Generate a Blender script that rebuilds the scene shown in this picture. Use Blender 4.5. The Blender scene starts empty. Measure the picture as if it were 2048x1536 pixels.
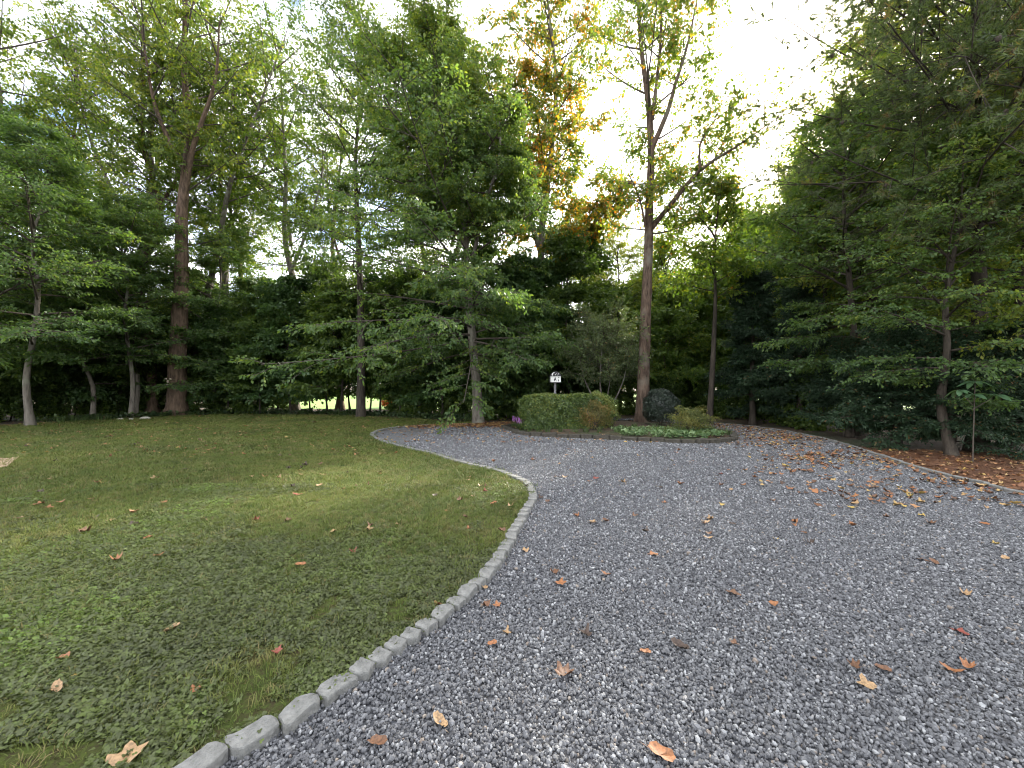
import bpy, math, random
import numpy as np

# ------------------------------------------------------------------ camera, sky, sun, exposure
scene = bpy.context.scene
col = scene.collection
R = math.radians
CAM_H, F, HY = 1.6, 800.0, 770.0          # eye height, focal length and horizon row of the 2048-pixel photograph
cam = bpy.data.objects.new('camera', bpy.data.cameras.new('camera'))
col.objects.link(cam)
cam.location = (0, 0, CAM_H)
cam.rotation_euler = (R(90), 0, 0)
cam.data.sensor_width = 36
cam.data.lens = F / 2048 * 36
cam.data.shift_y = (HY - 768) / 2048
cam.data.clip_start = 0.05
cam.data.clip_end = 2000
scene.camera = cam

SUN_AZ, SUN_EL = 34, 29                    # degrees right of straight ahead, above the horizon
world = bpy.data.worlds.new('World'); scene.world = world
world.use_nodes = True
wt = world.node_tree; wt.nodes.clear()
def wn(t, **kw):
    n = wt.nodes.new(t)
    for k, v in kw.items(): setattr(n, k, v)
    return n
sky = wn('ShaderNodeTexSky', sky_type='NISHITA')
sky.sun_disc = False
sky.sun_elevation = R(SUN_EL); sky.sun_rotation = R(SUN_AZ)
sky.air_density = 1.0; sky.dust_density = 2.0; sky.ozone_density = 1.2
tc = wn('ShaderNodeTexCoord')
mp = wn('ShaderNodeMapping'); mp.inputs['Scale'].default_value = (1, 1, 2.2)
cn = wn('ShaderNodeTexNoise'); cn.inputs['Scale'].default_value = 2.3; cn.inputs['Detail'].default_value = 7; cn.inputs['Roughness'].default_value = .58
cr = wn('ShaderNodeValToRGB')
cr.color_ramp.elements[0].position = .40; cr.color_ramp.elements[1].position = .56
mx = wn('ShaderNodeMix', data_type='RGBA')
mx.inputs[7].default_value = (10.8, 10.7, 10.6, 1)
bg = wn('ShaderNodeBackground'); bg.inputs['Strength'].default_value = 0.10
wo = wn('ShaderNodeOutputWorld')
L = wt.links.new
L(tc.outputs['Generated'], mp.inputs['Vector']); L(mp.outputs['Vector'], cn.inputs['Vector'])
L(cn.outputs['Fac'], cr.inputs['Fac']); L(cr.outputs['Color'], mx.inputs[0])
L(sky.outputs['Color'], mx.inputs[6]); L(mx.outputs[2], bg.inputs['Color']); L(bg.outputs['Background'], wo.inputs['Surface'])

sl = bpy.data.lights.new('sun', 'SUN'); sl.energy = 4.0; sl.angle = R(3); sl.color = (1, .93, .80)
sun = bpy.data.objects.new('sun', sl); col.objects.link(sun)
a, e = R(SUN_AZ), R(SUN_EL)
from mathutils import Vector
sun.rotation_euler = Vector((-math.sin(a)*math.cos(e), -math.cos(a)*math.cos(e), -math.sin(e))).to_track_quat('-Z', 'Y').to_euler()

vs = scene.view_settings
vs.view_transform = 'Standard'; vs.look = 'None'; vs.gamma = 1; vs.use_curve_mapping = False
vs.exposure = 2.1
scene.render.engine = 'CYCLES'
scene.cycles.max_bounces = 4; scene.cycles.diffuse_bounces = 3; scene.cycles.glossy_bounces = 2
scene.cycles.transmission_bounces = 4; scene.cycles.transparent_max_bounces = 4
scene.cycles.pixel_filter_type = 'BLACKMAN_HARRIS'; scene.cycles.filter_width = 1.0
scene.cycles.use_denoising = True
scene.cycles.use_adaptive_sampling = True; scene.cycles.adaptive_threshold = .025
scene.cycles.sample_clamp_indirect = 8

# ------------------------------------------------------------------ helpers
rng = np.random.default_rng(7)
random.seed(7)
def at(px, py, d):
    return np.array(((px-1024)/F*d, d, CAM_H+(HY-py)/F*d))
def gp(px, py, z=0.0):
    d = F*(CAM_H-z)/(py-HY)
    return np.array(((px-1024)/F*d, d, z))
def tag(o, label=None, cat=None, group=None, kind=None):
    if label: o['label'] = label
    if cat: o['category'] = cat
    if group: o['group'] = group
    if kind: o['kind'] = kind
    return o
def empty(name, loc, label=None, cat=None, group=None, rz=0):
    o = bpy.data.objects.new(name, None); col.objects.link(o)
    o.location = tuple(loc); o.rotation_euler = (0, 0, rz); o.empty_display_size = .2
    return tag(o, label, cat, group)
def link(name, me, parent=None, loc=(0, 0, 0), rz=0, target=None):
    o = bpy.data.objects.new(name, me); (target or col).objects.link(o)
    o.location = tuple(loc); o.rotation_euler = (0, 0, rz)
    if parent is not None: o.parent = parent
    return o
def mk(name, V, Fs, mat=None, smooth=False, attrs=None):
    """mesh from a vertex array and one or more face arrays (each n x 3 or n x 4)"""
    me = bpy.data.meshes.new(name)
    V = np.ascontiguousarray(V, np.float32).reshape(-1, 3)
    if not isinstance(Fs, (list, tuple)): Fs = [Fs]
    Fs = [np.asarray(f, np.int32) for f in Fs if len(f)]
    me.vertices.add(len(V)); me.vertices.foreach_set('co', V.ravel())
    loops = np.concatenate([f.ravel() for f in Fs])
    tot = np.concatenate([np.full(len(f), f.shape[1], np.int32) for f in Fs])
    st = np.concatenate(([0], np.cumsum(tot)[:-1])).astype(np.int32)
    me.loops.add(len(loops)); me.loops.foreach_set('vertex_index', loops)
    me.polygons.add(len(tot)); me.polygons.foreach_set('loop_start', st); me.polygons.foreach_set('loop_total', tot)
    if smooth: me.polygons.foreach_set('use_smooth', np.ones(len(tot), bool))
    for k, v in (attrs or {}).items():
        at_ = me.attributes.new(k, 'FLOAT', 'FACE'); at_.data.foreach_set('value', np.asarray(v, np.float32))
    me.update(); me.validate()
    if mat is not None: me.materials.append(mat)
    return me
def unit(v): return v/np.maximum(np.linalg.norm(v, axis=-1, keepdims=True), 1e-9)
def tubes(P, Rd, sides=6, cap=False):
    """P: N x S x 3 centre lines, Rd: N x S radii -> verts, quads"""
    N, S, _ = P.shape
    T = np.gradient(P, axis=1); T = unit(T)
    m = unit(P[:, -1]-P[:, 0])
    ref = np.where(np.abs(m[:, 2:3]) > .9, np.array([[1., 0, 0]]), np.array([[0, 0, 1.]]))
    A = unit(np.cross(T, ref[:, None, :])); B = np.cross(T, A)
    th = np.arange(sides)/sides*2*np.pi
    V = P[:, :, None, :] + Rd[:, :, None, None]*(A[:, :, None, :]*np.cos(th)[:, None]+B[:, :, None, :]*np.sin(th)[:, None])
    idx = np.arange(N*S*sides).reshape(N, S, sides)
    q = np.stack([idx[:, :-1], np.roll(idx[:, :-1], -1, 2), np.roll(idx[:, 1:], -1, 2), idx[:, 1:]], -1)
    return V.reshape(-1, 3), q.reshape(-1, 4)
def boxmesh(name, dx, dy, dz, mat, bev=0.0, z0=0.0):
    import bmesh
    bm = bmesh.new(); bmesh.ops.create_cube(bm, size=1)
    for v in bm.verts: v.co = (v.co.x*dx, v.co.y*dy, (v.co.z+.5)*dz+z0)
    if bev: bmesh.ops.bevel(bm, geom=bm.edges[:], offset=bev, segments=1, affect='EDGES')
    me = bpy.data.meshes.new(name); bm.to_mesh(me); bm.free(); me.materials.append(mat)
    return me
def inside(pts, poly):
    x, y = pts[:, 0], pts[:, 1]; r = np.zeros(len(pts), bool); n = len(poly); j = n-1
    for i in range(n):
        xi, yi = poly[i]; xj, yj = poly[j]
        c = ((yi > y) != (yj > y))
        with np.errstate(divide='ignore', invalid='ignore'):
            r ^= c & (x < (xj-xi)*(y-yi)/(yj-yi+1e-12)+xi)
        j = i
    return r
def catmull(pts, step=.25):
    pts = [np.array(p[:2], float) for p in pts]
    P = [2*pts[0]-pts[1]]+pts+[2*pts[-1]-pts[-2]]; out = []
    for i in range(1, len(P)-2):
        n = max(2, int(np.linalg.norm(P[i+1]-P[i])/step))
        for k in range(n):
            t = k/n
            out.append(.5*((2*P[i])+(-P[i-1]+P[i+1])*t+(2*P[i-1]-5*P[i]+4*P[i+1]-P[i+2])*t*t+(-P[i-1]+3*P[i]-3*P[i+1]+P[i+2])*t**3))
    out.append(P[-2]); return np.array(out)

# ------------------------------------------------------------------ materials
def nmat(name):
    m = bpy.data.materials.new(name); m.use_nodes = True
    t = m.node_tree; b = t.nodes['Principled BSDF']
    return m, t, b
def ramp(t, stops, inp=None):
    r = t.nodes.new('ShaderNodeValToRGB'); els = r.color_ramp.elements
    while len(els) < len(stops): els.new(.5)
    for el, (p, c) in zip(els, stops): el.position = p; el.color = (*c, 1)
    if inp is not None: t.links.new(inp, r.inputs['Fac'])
    return r.outputs['Color']
def noise(t, scale, detail=4, rough=.55, coord='Object', vec=None, mapping=None):
    n = t.nodes.new('ShaderNodeTexNoise'); n.inputs['Scale'].default_value = scale
    n.inputs['Detail'].default_value = detail; n.inputs['Roughness'].default_value = rough
    if vec is None:
        c = t.nodes.new('ShaderNodeTexCoord'); vec = c.outputs[coord]
    if mapping:
        mm = t.nodes.new('ShaderNodeMapping'); mm.inputs['Scale'].default_value = mapping
        t.links.new(vec, mm.inputs['Vector']); vec = mm.outputs['Vector']
    t.links.new(vec, n.inputs['Vector'])
    return n.outputs['Fac']
def position(t):
    return t.nodes.new('ShaderNodeNewGeometry').outputs['Position']
def mixc(t, fac, a_, b_, mode='MIX'):
    m = t.nodes.new('ShaderNodeMix'); m.data_type = 'RGBA'; m.blend_type = mode
    for s, v in ((0, fac), (6, a_), (7, b_)):
        if isinstance(v, (int, float)): m.inputs[s].default_value = v
        elif isinstance(v, tuple): m.inputs[s].default_value = (*v, 1)
        else: t.links.new(v, m.inputs[s])
    return m.outputs[2]
def bump(t, b, h, strength=.5, dist=.02):
    n = t.nodes.new('ShaderNodeBump'); n.inputs['Strength'].default_value = strength; n.inputs['Distance'].default_value = dist
    t.links.new(h, n.inputs['Height']); t.links.new(n.outputs['Normal'], b.inputs['Normal'])
def attr(t, name, kind='GEOMETRY'):
    n = t.nodes.new('ShaderNodeAttribute'); n.attribute_name = name; n.attribute_type = kind
    return n.outputs['Fac']
def leaf_mat(name, stops, trans=.38, rough=.5, inst=False, tboost=(2.0, 2.0, .9), spec=.35):
    """leaf: glossy front, light shining through; 'tint' picks the leaf's own colour"""
    m, t, b = nmat(name)
    c = ramp(t, stops, attr(t, 'tint', 'INSTANCER' if inst else 'GEOMETRY'))
    t.links.new(c, b.inputs['Base Color']); b.inputs['Roughness'].default_value = rough
    b.inputs['Specular IOR Level'].default_value = spec
    tr = t.nodes.new('ShaderNodeBsdfTranslucent')
    t.links.new(mixc(t, 1.0, c, tboost, 'MULTIPLY'), tr.inputs['Color'])
    ms = t.nodes.new('ShaderNodeMixShader'); ms.inputs[0].default_value = trans
    t.links.new(b.outputs[0], ms.inputs[1]); t.links.new(tr.outputs[0], ms.inputs[2])
    t.links.new(ms.outputs[0], t.nodes['Material Output'].inputs['Surface'])
    return m
def plain(name, c, rough=.8, var=.25, scale=8.0, bs=.3, bd=.01):
    m, t, b = nmat(name)
    f = noise(t, scale, 6, .6)
    lo = tuple(x*(1-var) for x in c); hi = tuple(min(1, x*(1+var)) for x in c)
    t.links.new(ramp(t, [(.3, lo), (.7, hi)], f), b.inputs['Base Color'])
    b.inputs['Roughness'].default_value = rough
    if bs: bump(t, b, noise(t, scale*5, 4, .6), bs, bd)
    return m
def bark_mat(name, dark, light, sx=9.0, lich=None):
    m, t, b = nmat(name)
    f = noise(t, sx, 7, .65, mapping=(1, 1, .22)); g = noise(t, 1.3, 3, .5)
    c = ramp(t, [(.32, dark), (.68, light)], f)
    if lich: c = mixc(t, ramp(t, [(.52, (0, 0, 0)), (.66, (1, 1, 1))], g), c, lich)
    t.links.new(c, b.inputs['Base Color']); b.inputs['Roughness'].default_value = .9
    b.inputs['Specular IOR Level'].default_value = .2
    bump(t, b, f, .9, .04)
    return m

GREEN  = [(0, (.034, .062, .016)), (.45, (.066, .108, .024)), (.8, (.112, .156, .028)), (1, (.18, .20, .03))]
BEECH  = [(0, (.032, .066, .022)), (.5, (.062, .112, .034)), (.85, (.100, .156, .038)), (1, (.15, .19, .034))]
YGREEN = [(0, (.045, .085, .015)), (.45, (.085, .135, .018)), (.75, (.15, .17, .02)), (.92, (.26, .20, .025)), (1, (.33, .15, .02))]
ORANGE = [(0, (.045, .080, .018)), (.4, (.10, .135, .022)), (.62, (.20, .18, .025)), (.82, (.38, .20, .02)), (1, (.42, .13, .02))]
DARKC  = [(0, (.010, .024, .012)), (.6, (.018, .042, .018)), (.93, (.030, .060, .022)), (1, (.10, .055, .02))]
M = {}
M['green'] = leaf_mat('green_leaf', GREEN, .46); M['beech'] = leaf_mat('beech_leaf', BEECH, .42)
M['ygreen'] = leaf_mat('yellowing_leaf', YGREEN, .48); M['orange'] = leaf_mat('turning_leaf', ORANGE, .48)
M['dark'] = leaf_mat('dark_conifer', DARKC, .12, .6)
M['pine'] = leaf_mat('pine_needle', [(0, (.040, .062, .024)), (.6, (.068, .100, .036)), (.9, (.10, .125, .042)), (1, (.16, .11, .05))], .35, .45)
M['far'] = leaf_mat('far_leaf', [(0, (.045, .085, .02)), (.6, (.085, .14, .025)), (1, (.16, .18, .03))], .42)
M['bark_grey'] = bark_mat('grey_bark', (.060, .052, .044), (.19, .17, .145), 7, (.20, .20, .16))
M['bark_brown'] = bark_mat('brown_bark', (.040, .028, .020), (.15, .105, .075), 9)
M['bark_dark'] = bark_mat('dark_bark', (.020, .017, .014), (.075, .062, .050), 9)
M['bark_red'] = bark_mat('reddish_bark', (.030, .020, .015), (.15, .105, .078), 11, (.14, .125, .10))
M['twig'] = plain('twig_bark', (.06, .048, .038), .9, .3, 6, 0)

# ------------------------------------------------------------------ ground, lawn, driveway
left_edge_px = [(300,1590),(400,1533),(520,1475),(640,1398),(740,1330),(820,1275),(870,1240),(930,1190),(962,1162),(1000,1115),(1030,1060),(1056,1015),(1066,994),(1056,970),
                (1036,958),(990,941),(920,925),(860,907),(800,893),(762,881),(744,871),(755,862),(790,855.5),(840,851.5),(900,849),(960,847.5)]
left_edge = [(-2.9, -2.5), (-2.0, .4)] + [tuple(gp(*p)[:2]) for p in left_edge_px[1:]]
left_curve = catmull(left_edge, .12)
far_edge = [(-1.3, 16.6), (.8, 18.2), (3.2, 19.6), (6.2, 19.4), (8.2, 17.6)]
right_edge_px = [(1520,855),(1600,868),(1680,886),(1750,908),(1830,934),(1900,952),(1980,971),(2048,988)]
right_edge = [tuple(gp(*p)[:2]) for p in right_edge_px] + [(8.2, 4.2), (8.6, 0), (8.8, -2.5)]
right_curve = catmull([far_edge[-1]]+right_edge, .12)
drive_poly = np.concatenate([left_curve, np.array(far_edge), right_curve])
lawn_far_px = [(950,846),(830,838),(720,832.5),(600,829),(450,829),(340,833),(220,839),(130,843),(0,852)]
lawn_far = [tuple(gp(*p)[:2]) for p in lawn_far_px] + [(-24, 14.2), (-30, 10), (-30, -2.5)]
lawn_poly = np.concatenate([left_curve, np.array(lawn_far)])

def slab(name, poly, z, mat, skirt=.1):
    import bmesh
    bm = bmesh.new()
    vs_ = [bm.verts.new((p[0], p[1], z)) for p in poly]
    f = bm.faces.new(vs_)
    if f.normal.z < 0 or f.calc_area() and (f.normal_update() or f.normal.z < 0): f.normal_flip()
    low = [bm.verts.new((p[0], p[1], z-skirt)) for p in poly]
    n = len(poly)
    for i in range(n): bm.faces.new((vs_[i], vs_[(i+1) % n], low[(i+1) % n], low[i]))
    bmesh.ops.triangulate(bm, faces=[f])
    me = bpy.data.meshes.new(name); bm.to_mesh(me); bm.free(); me.materials.append(mat)
    return tag(link(name, me), kind='structure')

# woodland floor
m, t, b = nmat('woodland_floor')
p = position(t)
c = ramp(t, [(.3, (.030, .021, .014)), (.5, (.060, .040, .024)), (.68, (.10, .060, .032))], noise(t, 3.5, 8, .7, vec=p))
c = mixc(t, ramp(t, [(.5, (0, 0, 0)), (.62, (1, 1, 1))], noise(t, .35, 4, .6, vec=p)), c, (.028, .042, .014))
t.links.new(c, b.inputs['Base Color']); b.inputs['Roughness'].default_value = .95
bump(t, b, noise(t, 14, 6, .7, vec=p), .8, .05); M['floor'] = m
g = 500
tag(link('ground', mk('ground', [(-g, -g, -.06), (g, -g, -.06), (g, g, -.06), (-g, g, -.06)], np.array([[0, 1, 2, 3]]), M['floor'])), kind='structure')

# colour patches shared by lawn soil and grass
def lawn_colour(t, dark, mid, lite, dry):
    p = position(t)
    c = ramp(t, [(.34, dark), (.5, mid), (.66, lite)], noise(t, .42, 5, .6, vec=p))
    c = mixc(t, ramp(t, [(.56, (0, 0, 0)), (.70, (.75, .75, .75))], noise(t, 1.1, 5, .65, vec=p, mapping=(1, 1.4, 1))), c, dry)
    return c
m, t, b = nmat('lawn_soil')
t.links.new(mixc(t, ramp(t, [(.4, (0, 0, 0)), (.62, (1, 1, 1))], noise(t, 22, 6, .7, vec=position(t))), lawn_colour(t, (.040, .066, .016), (.062, .088, .020), (.085, .11, .026), (.12, .105, .042)), (.050, .042, .022)), b.inputs['Base Color'])
b.inputs['Roughness'].default_value = .95; b.inputs['Specular IOR Level'].default_value = .1
bump(t, b, noise(t, 60, 5, .7, vec=position(t)), .8, .03); M['lawn'] = m
slab('lawn', lawn_poly, 0, M['lawn'])
m, t, b = nmat('far_grass')
t.links.new(ramp(t, [(.3, (.10, .20, .030)), (.7, (.17, .27, .045))], noise(t, .5, 6, .6, vec=position(t))), b.inputs['Base Color'])
b.inputs['Roughness'].default_value = .9; M['far_grass'] = m
slab('far_lawn', [(-18, 29), (-14, 27.5), (-8, 27), (0, 27.5), (6, 25), (12, 23), (22, 24), (60, 40), (70, 74), (-48, 74)], -.035, M['far_grass'], .04)
# driveway base of fine stone
m, t, b = nmat('gravel_base')
v = t.nodes.new('ShaderNodeTexVoronoi'); v.inputs['Scale'].default_value = 42
t.links.new(position(t), v.inputs['Vector'])
sep = t.nodes.new('ShaderNodeSeparateColor'); t.links.new(v.outputs['Color'], sep.inputs[0])
c = ramp(t, [(0, (.045, .047, .054)), (.55, (.092, .096, .108)), (.9, (.18, .185, .20)), (1, (.30, .30, .31))], sep.outputs[0])
c = mixc(t, ramp(t, [(.52, (0, 0, 0)), (.7, (.6, .6, .6))], noise(t, .8, 5, .6, vec=position(t))), c, (.085, .070, .055))
t.links.new(c, b.inputs['Base Color']); b.inputs['Roughness'].default_value = .85
bump(t, b, v.outputs['Distance'], .9, -.02); M['gravel_base'] = m
slab('driveway', drive_poly, -.030, M['gravel_base'], .02)
# bed of straw and bark on the right
m, t, b = nmat('straw_floor')
c = ramp(t, [(.3, (.050, .022, .012)), (.5, (.12, .052, .026)), (.7, (.20, .092, .046))], noise(t, 16, 8, .75, vec=position(t), mapping=(1, 1.8, 1)))
t.links.new(c, b.inputs['Base Color']); b.inputs['Roughness'].default_value = .95
bump(t, b, noise(t, 45, 5, .7, vec=position(t)), .9, .04); M['straw'] = m
bed_poly = np.concatenate([right_curve[int(len(right_curve)*.36):], np.array([(16, -2.5), (16.5, 6), (15.5, 8.6), (12, 9.4), (9.6, 10.0)])])
slab('mulch_bed', bed_poly, -.012, M['straw'], .04)

# ------------------------------------------------------------------ scatter of small pieces (geometry nodes)
def scatter(name, pts, rot, scl, idx, tint, protos, kind='stuff', label=None, cat=None, parent=None):
    me = bpy.data.meshes.new(name); n = len(pts)
    me.vertices.add(n); me.vertices.foreach_set('co', np.ascontiguousarray(pts, np.float32).ravel())
    for k, ty, vals, f in (('rot', 'FLOAT_VECTOR', rot, 'vector'), ('scl', 'FLOAT_VECTOR', scl, 'vector'), ('tint', 'FLOAT', tint, 'value'), ('pick', 'INT', idx, 'value')):
        a_ = me.attributes.new(k, ty, 'POINT')
        a_.data.foreach_set(f, np.ascontiguousarray(vals, np.int32 if ty == 'INT' else np.float32).ravel())
    o = link(name, me, parent)
    pc = bpy.data.collections.new(name+'_shapes')
    for i, pm in enumerate(protos):
        po = bpy.data.objects.new('%s_shape_%02d' % (name, i), pm); pc.objects.link(po)
    ng = bpy.data.node_groups.new(name, 'GeometryNodeTree')
    ng.interface.new_socket('Geometry', in_out='INPUT', socket_type='NodeSocketGeometry')
    ng.interface.new_socket('Geometry', in_out='OUTPUT', socket_type='NodeSocketGeometry')
    gi = ng.nodes.new('NodeGroupInput'); go = ng.nodes.new('NodeGroupOutput')
    ci = ng.nodes.new('GeometryNodeCollectionInfo'); ci.inputs['Collection'].default_value = pc
    ci.inputs['Separate Children'].default_value = True; ci.inputs['Reset Children'].default_value = True
    io = ng.nodes.new('GeometryNodeInstanceOnPoints'); io.inputs['Pick Instance'].default_value = True
    def na(k, ty):
        q = ng.nodes.new('GeometryNodeInputNamedAttribute'); q.data_type = ty; q.inputs['Name'].default_value = k; return q.outputs['Attribute']
    e2r = ng.nodes.new('FunctionNodeEulerToRotation')
    lk = ng.links.new
    lk(gi.outputs[0], io.inputs['Points']); lk(ci.outputs[0], io.inputs['Instance'])
    lk(na('pick', 'INT'), io.inputs['Instance Index']); lk(na('rot', 'FLOAT_VECTOR'), e2r.inputs[0]); lk(e2r.outputs[0], io.inputs['Rotation'])
    lk(na('scl', 'FLOAT_VECTOR'), io.inputs['Scale']); lk(io.outputs[0], go.inputs[0])
    md = o.modifiers.new('scatter', 'NODES'); md.node_group = ng
    return tag(o, label, cat, None, kind)
def rand_pts(x0, x1, y0, y1, dens, poly, extra=1.3):
    n = int((x1-x0)*(y1-y0)*dens)
    q = np.stack([rng.uniform(x0, x1, n), rng.uniform(y0, y1, n)], 1)
    q = q[np.abs(q[:, 0]) < 1.30*np.maximum(q[:, 1], 0)+1.6]
    return q[inside(q, poly)]
def rx(n, tilt):   # random tilt and free turn
    return np.stack([rng.normal(0, tilt, n), rng.normal(0, tilt, n), rng.uniform(0, 6.283, n)], 1)
def vnoise(x, y, s, seed=0):
    """smooth value noise in the plane"""
    r_ = np.random.default_rng(100+seed); G = r_.random((64, 64))
    u, v_ = x*s+17.3, y*s+9.1
    i, j = np.floor(u).astype(int), np.floor(v_).astype(int); fu, fv = u-i, v_-j
    fu, fv = fu*fu*(3-2*fu), fv*fv*(3-2*fv)
    g_ = lambda a_, b_: G[a_ % 64, b_ % 64]
    return (g_(i, j)*(1-fu)+g_(i+1, j)*fu)*(1-fv)+(g_(i, j+1)*(1-fu)+g_(i+1, j+1)*fu)*fv

# island outline
isl_front_px = [(1015,859),(1045,868.5),(1100,873),(1180,876.5),(1280,881),(1380,885.5),(1440,884.5),(1468,878)]
isl = [tuple(gp(*p)[:2]) for p in isl_front_px] + [(7.15, 13.3), (6.9, 14.9), (5.8, 16.6), (4.0, 17.3), (2.0, 17.0), (.5, 16.0), (-.25, 14.9)]
isl_curve = catmull(isl+[isl[0]], .12)[:-1]

# gravel stones
m, t, b = nmat('gravel_stone')
ti = attr(t, 'tint', 'INSTANCER')
c = ramp(t, [(0, (.041, .042, .048)), (.35, (.076, .078, .086)), (.7, (.123, .126, .137)), (.88, (.21, .215, .228)), (.965, (.38, .39, .40)), (.985, (.17, .13, .10)), (1, (.26, .22, .18))], ti)
c = mixc(t, .28, c, ramp(t, [(.3, (.026, .027, .031)), (.7, (.22, .225, .24))], noise(t, 90, 4, .6, vec=position(t))))
t.links.new(c, b.inputs['Base Color']); b.inputs['Roughness'].default_value = .75; M['stone'] = m
import bmesh
def stone_proto(k):
    bm = bmesh.new(); bmesh.ops.create_icosphere(bm, subdivisions=1, radius=.5)
    r_ = random.Random(k)
    for v in bm.verts:
        s = r_.uniform(.72, 1.2)
        v.co = (v.co.x*s*1.15, v.co.y*s*.9, v.co.z*s*.72)
    me = bpy.data.meshes.new('gravel_shape'); bm.to_mesh(me); bm.free(); me.materials.append(M['stone']); return me
stones = [stone_proto(k) for k in range(8)]
Q = []; S = []
for y0, y1, dens, size in ((.6, 3.2, 6200, .0175), (3.2, 5.5, 4200, .0205), (5.5, 9, 2000, .027), (9, 13, 900, .037), (13, 20, 420, .050)):
    q = rand_pts(-3, 14, y0, y1, dens, drive_poly)
    q = q[~inside(q, isl_curve)]
    Q.append(q); S.append(size*rng.lognormal(0, .26, len(q)))
Q = np.concatenate(Q); S = np.concatenate(S); n = len(Q)
zz = -.024+S*.12+rng.uniform(-.006, .008, n)
scatter('gravel', np.column_stack([Q, zz]), rng.uniform(0, 6.28, (n, 3)), np.repeat(S[:, None], 3, 1), rng.integers(0, 8, n), rng.random(n)**1.1, stones)

# grass tufts and clover
def blades(n, h, w, spread, lean, seed, mat, segs=2):
    r_ = np.random.default_rng(seed); V = []; Fc = []
    for i in range(n):
        az = r_.uniform(0, 6.28); bx, by = r_.normal(0, spread, 2); hh = h*r_.uniform(.55, 1.2); ww = w*r_.uniform(.7, 1.2); ln = lean*r_.uniform(.3, 1.3)
        dx, dy = math.cos(az), math.sin(az); sx, sy = -dy, dx; k = len(V)
        mx_, my_ = bx+dx*ln*hh*.35, by+dy*ln*hh*.35; tx, ty = bx+dx*ln*hh, by+dy*ln*hh
        V += [(bx-sx*ww, by-sy*ww, 0), (bx+sx*ww, by+sy*ww, 0), (mx_+sx*ww*.8, my_+sy*ww*.8, hh*.6), (mx_-sx*ww*.8, my_-sy*ww*.8, hh*.6), (tx, ty, hh*(1-.25*ln))]
        Fc += [(k, k+1, k+2), (k, k+2, k+3), (k+3, k+2, k+4)]
    return mk('grass_shape', V, np.array(Fc), mat)
def grass_mat(name, a4, trans=.3):
    m, t, b = nmat(name)
    c = lawn_colour(t, *a4)
    c = mixc(t, ramp(t, [(.72, (0, 0, 0)), (1, (1, 1, 1))], attr(t, 'tint', 'INSTANCER')), c, (.20, .165, .075))
    c = mixc(t, ramp(t, [(0, (1, 1, 1)), (.3, (0, 0, 0))], attr(t, 'tint', 'INSTANCER')), c, (.050, .085, .018))
    t.links.new(c, b.inputs['Base Color']); b.inputs['Roughness'].default_value = .6; b.inputs['Specular IOR Level'].default_value = .25
    tr = t.nodes.new('ShaderNodeBsdfTranslucent'); t.links.new(c, tr.inputs['Color'])
    ms = t.nodes.new('ShaderNodeMixShader'); ms.inputs[0].default_value = trans
    t.links.new(b.outputs[0], ms.inputs[1]); t.links.new(tr.outputs[0], ms.inputs[2]); t.links.new(ms.outputs[0], t.nodes['Material Output'].inputs['Surface'])
    return m
M['grass'] = grass_mat('grass_blade', ((.066, .098, .022), (.115, .148, .032), (.155, .18, .042), (.19, .165, .065)))
tufts = [blades(9, .042, .0022, .022, .9, k, M['grass']) for k in range(4)] + [blades(14, .040, .0035, .05, 1.0, 40+k, M['grass']) for k in range(3)]
M['clover'] = leaf_mat('clover_leaf', [(0, (.046, .054, .026)), (.45, (.074, .090, .034)), (.75, (.098, .130, .036)), (1, (.13, .22, .035))], .25, .5, inst=True, spec=.3)
def clover(seed):
    r_ = np.random.default_rng(seed); V = []; Fc = []
    for i in range(15):
        cx, cy = r_.normal(0, .020, 2); cz = r_.uniform(.008, .026); a0 = r_.uniform(0, 6.28); tx, ty = r_.normal(0, .35, 2); rr = r_.uniform(.0034, .0060)
        for l in range(3):
            a1 = a0+l*2.094; lx, ly = cx+math.cos(a1)*rr, cy+math.sin(a1)*rr; k = len(V)
            for q in range(6):
                a2 = q/6*6.283+a1; ox, oy = lx+math.cos(a2)*rr*.95, ly+math.sin(a2)*rr*.95
                V.append((ox, oy, cz+(ox-cx)*tx+(oy-cy)*ty))
            Fc += [(k, k+1, k+2), (k, k+2, k+3), (k, k+3, k+4), (k, k+4, k+5)]
    return mk('clover_shape', V, np.array(Fc), M['clover'])
clovers = [clover(k) for k in range(5)]
def clover_w(x, y):     # where the clover has taken over the turf
    base = np.clip((5.0-y-.12*np.abs(x+2.0))/1.6, 0, 1)
    return np.clip(base+(vnoise(x, y, .9, 1)-.5)*1.1+(vnoise(x, y, 3.1, 2)-.5)*.7, 0, 1)
G_ = []; Gs = []; Gi = []
for y0, y1, dens, s, big in ((.6, 3.4, 900, 1.0, 0), (3.4, 6, 750, 1.05, 0), (6, 9, 330, 1.15, 1), (9, 14, 170, 1.45, 1), (14, 21.5, 75, 2.0, 1)):
    q = rand_pts(-30, 1, y0, y1, dens, lawn_poly)
    w = clover_w(q[:, 0], q[:, 1]); keep = rng.random(len(q)) < 1-.62*w
    q = q[keep]; G_.append(q); Gs.append(s*rng.uniform(.7, 1.25, len(q))*(1+.5*(vnoise(q[:, 0], q[:, 1], 1.3, 5)-.5)))
    Gi.append(rng.integers(4, 7, len(q)) if big else rng.integers(0, 4, len(q)))
G_ = np.concatenate(G_); Gs = np.concatenate(Gs); n = len(G_)
hz = np.minimum(Gs, 1.35)
scatter('grass', np.column_stack([G_, np.full(n, -.002)]), rx(n, .15), np.stack([Gs, Gs, hz], 1), np.concatenate(Gi), rng.random(n), tufts)
q = rand_pts(-9, 1, .6, 6.4, 2300, lawn_poly)
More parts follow.
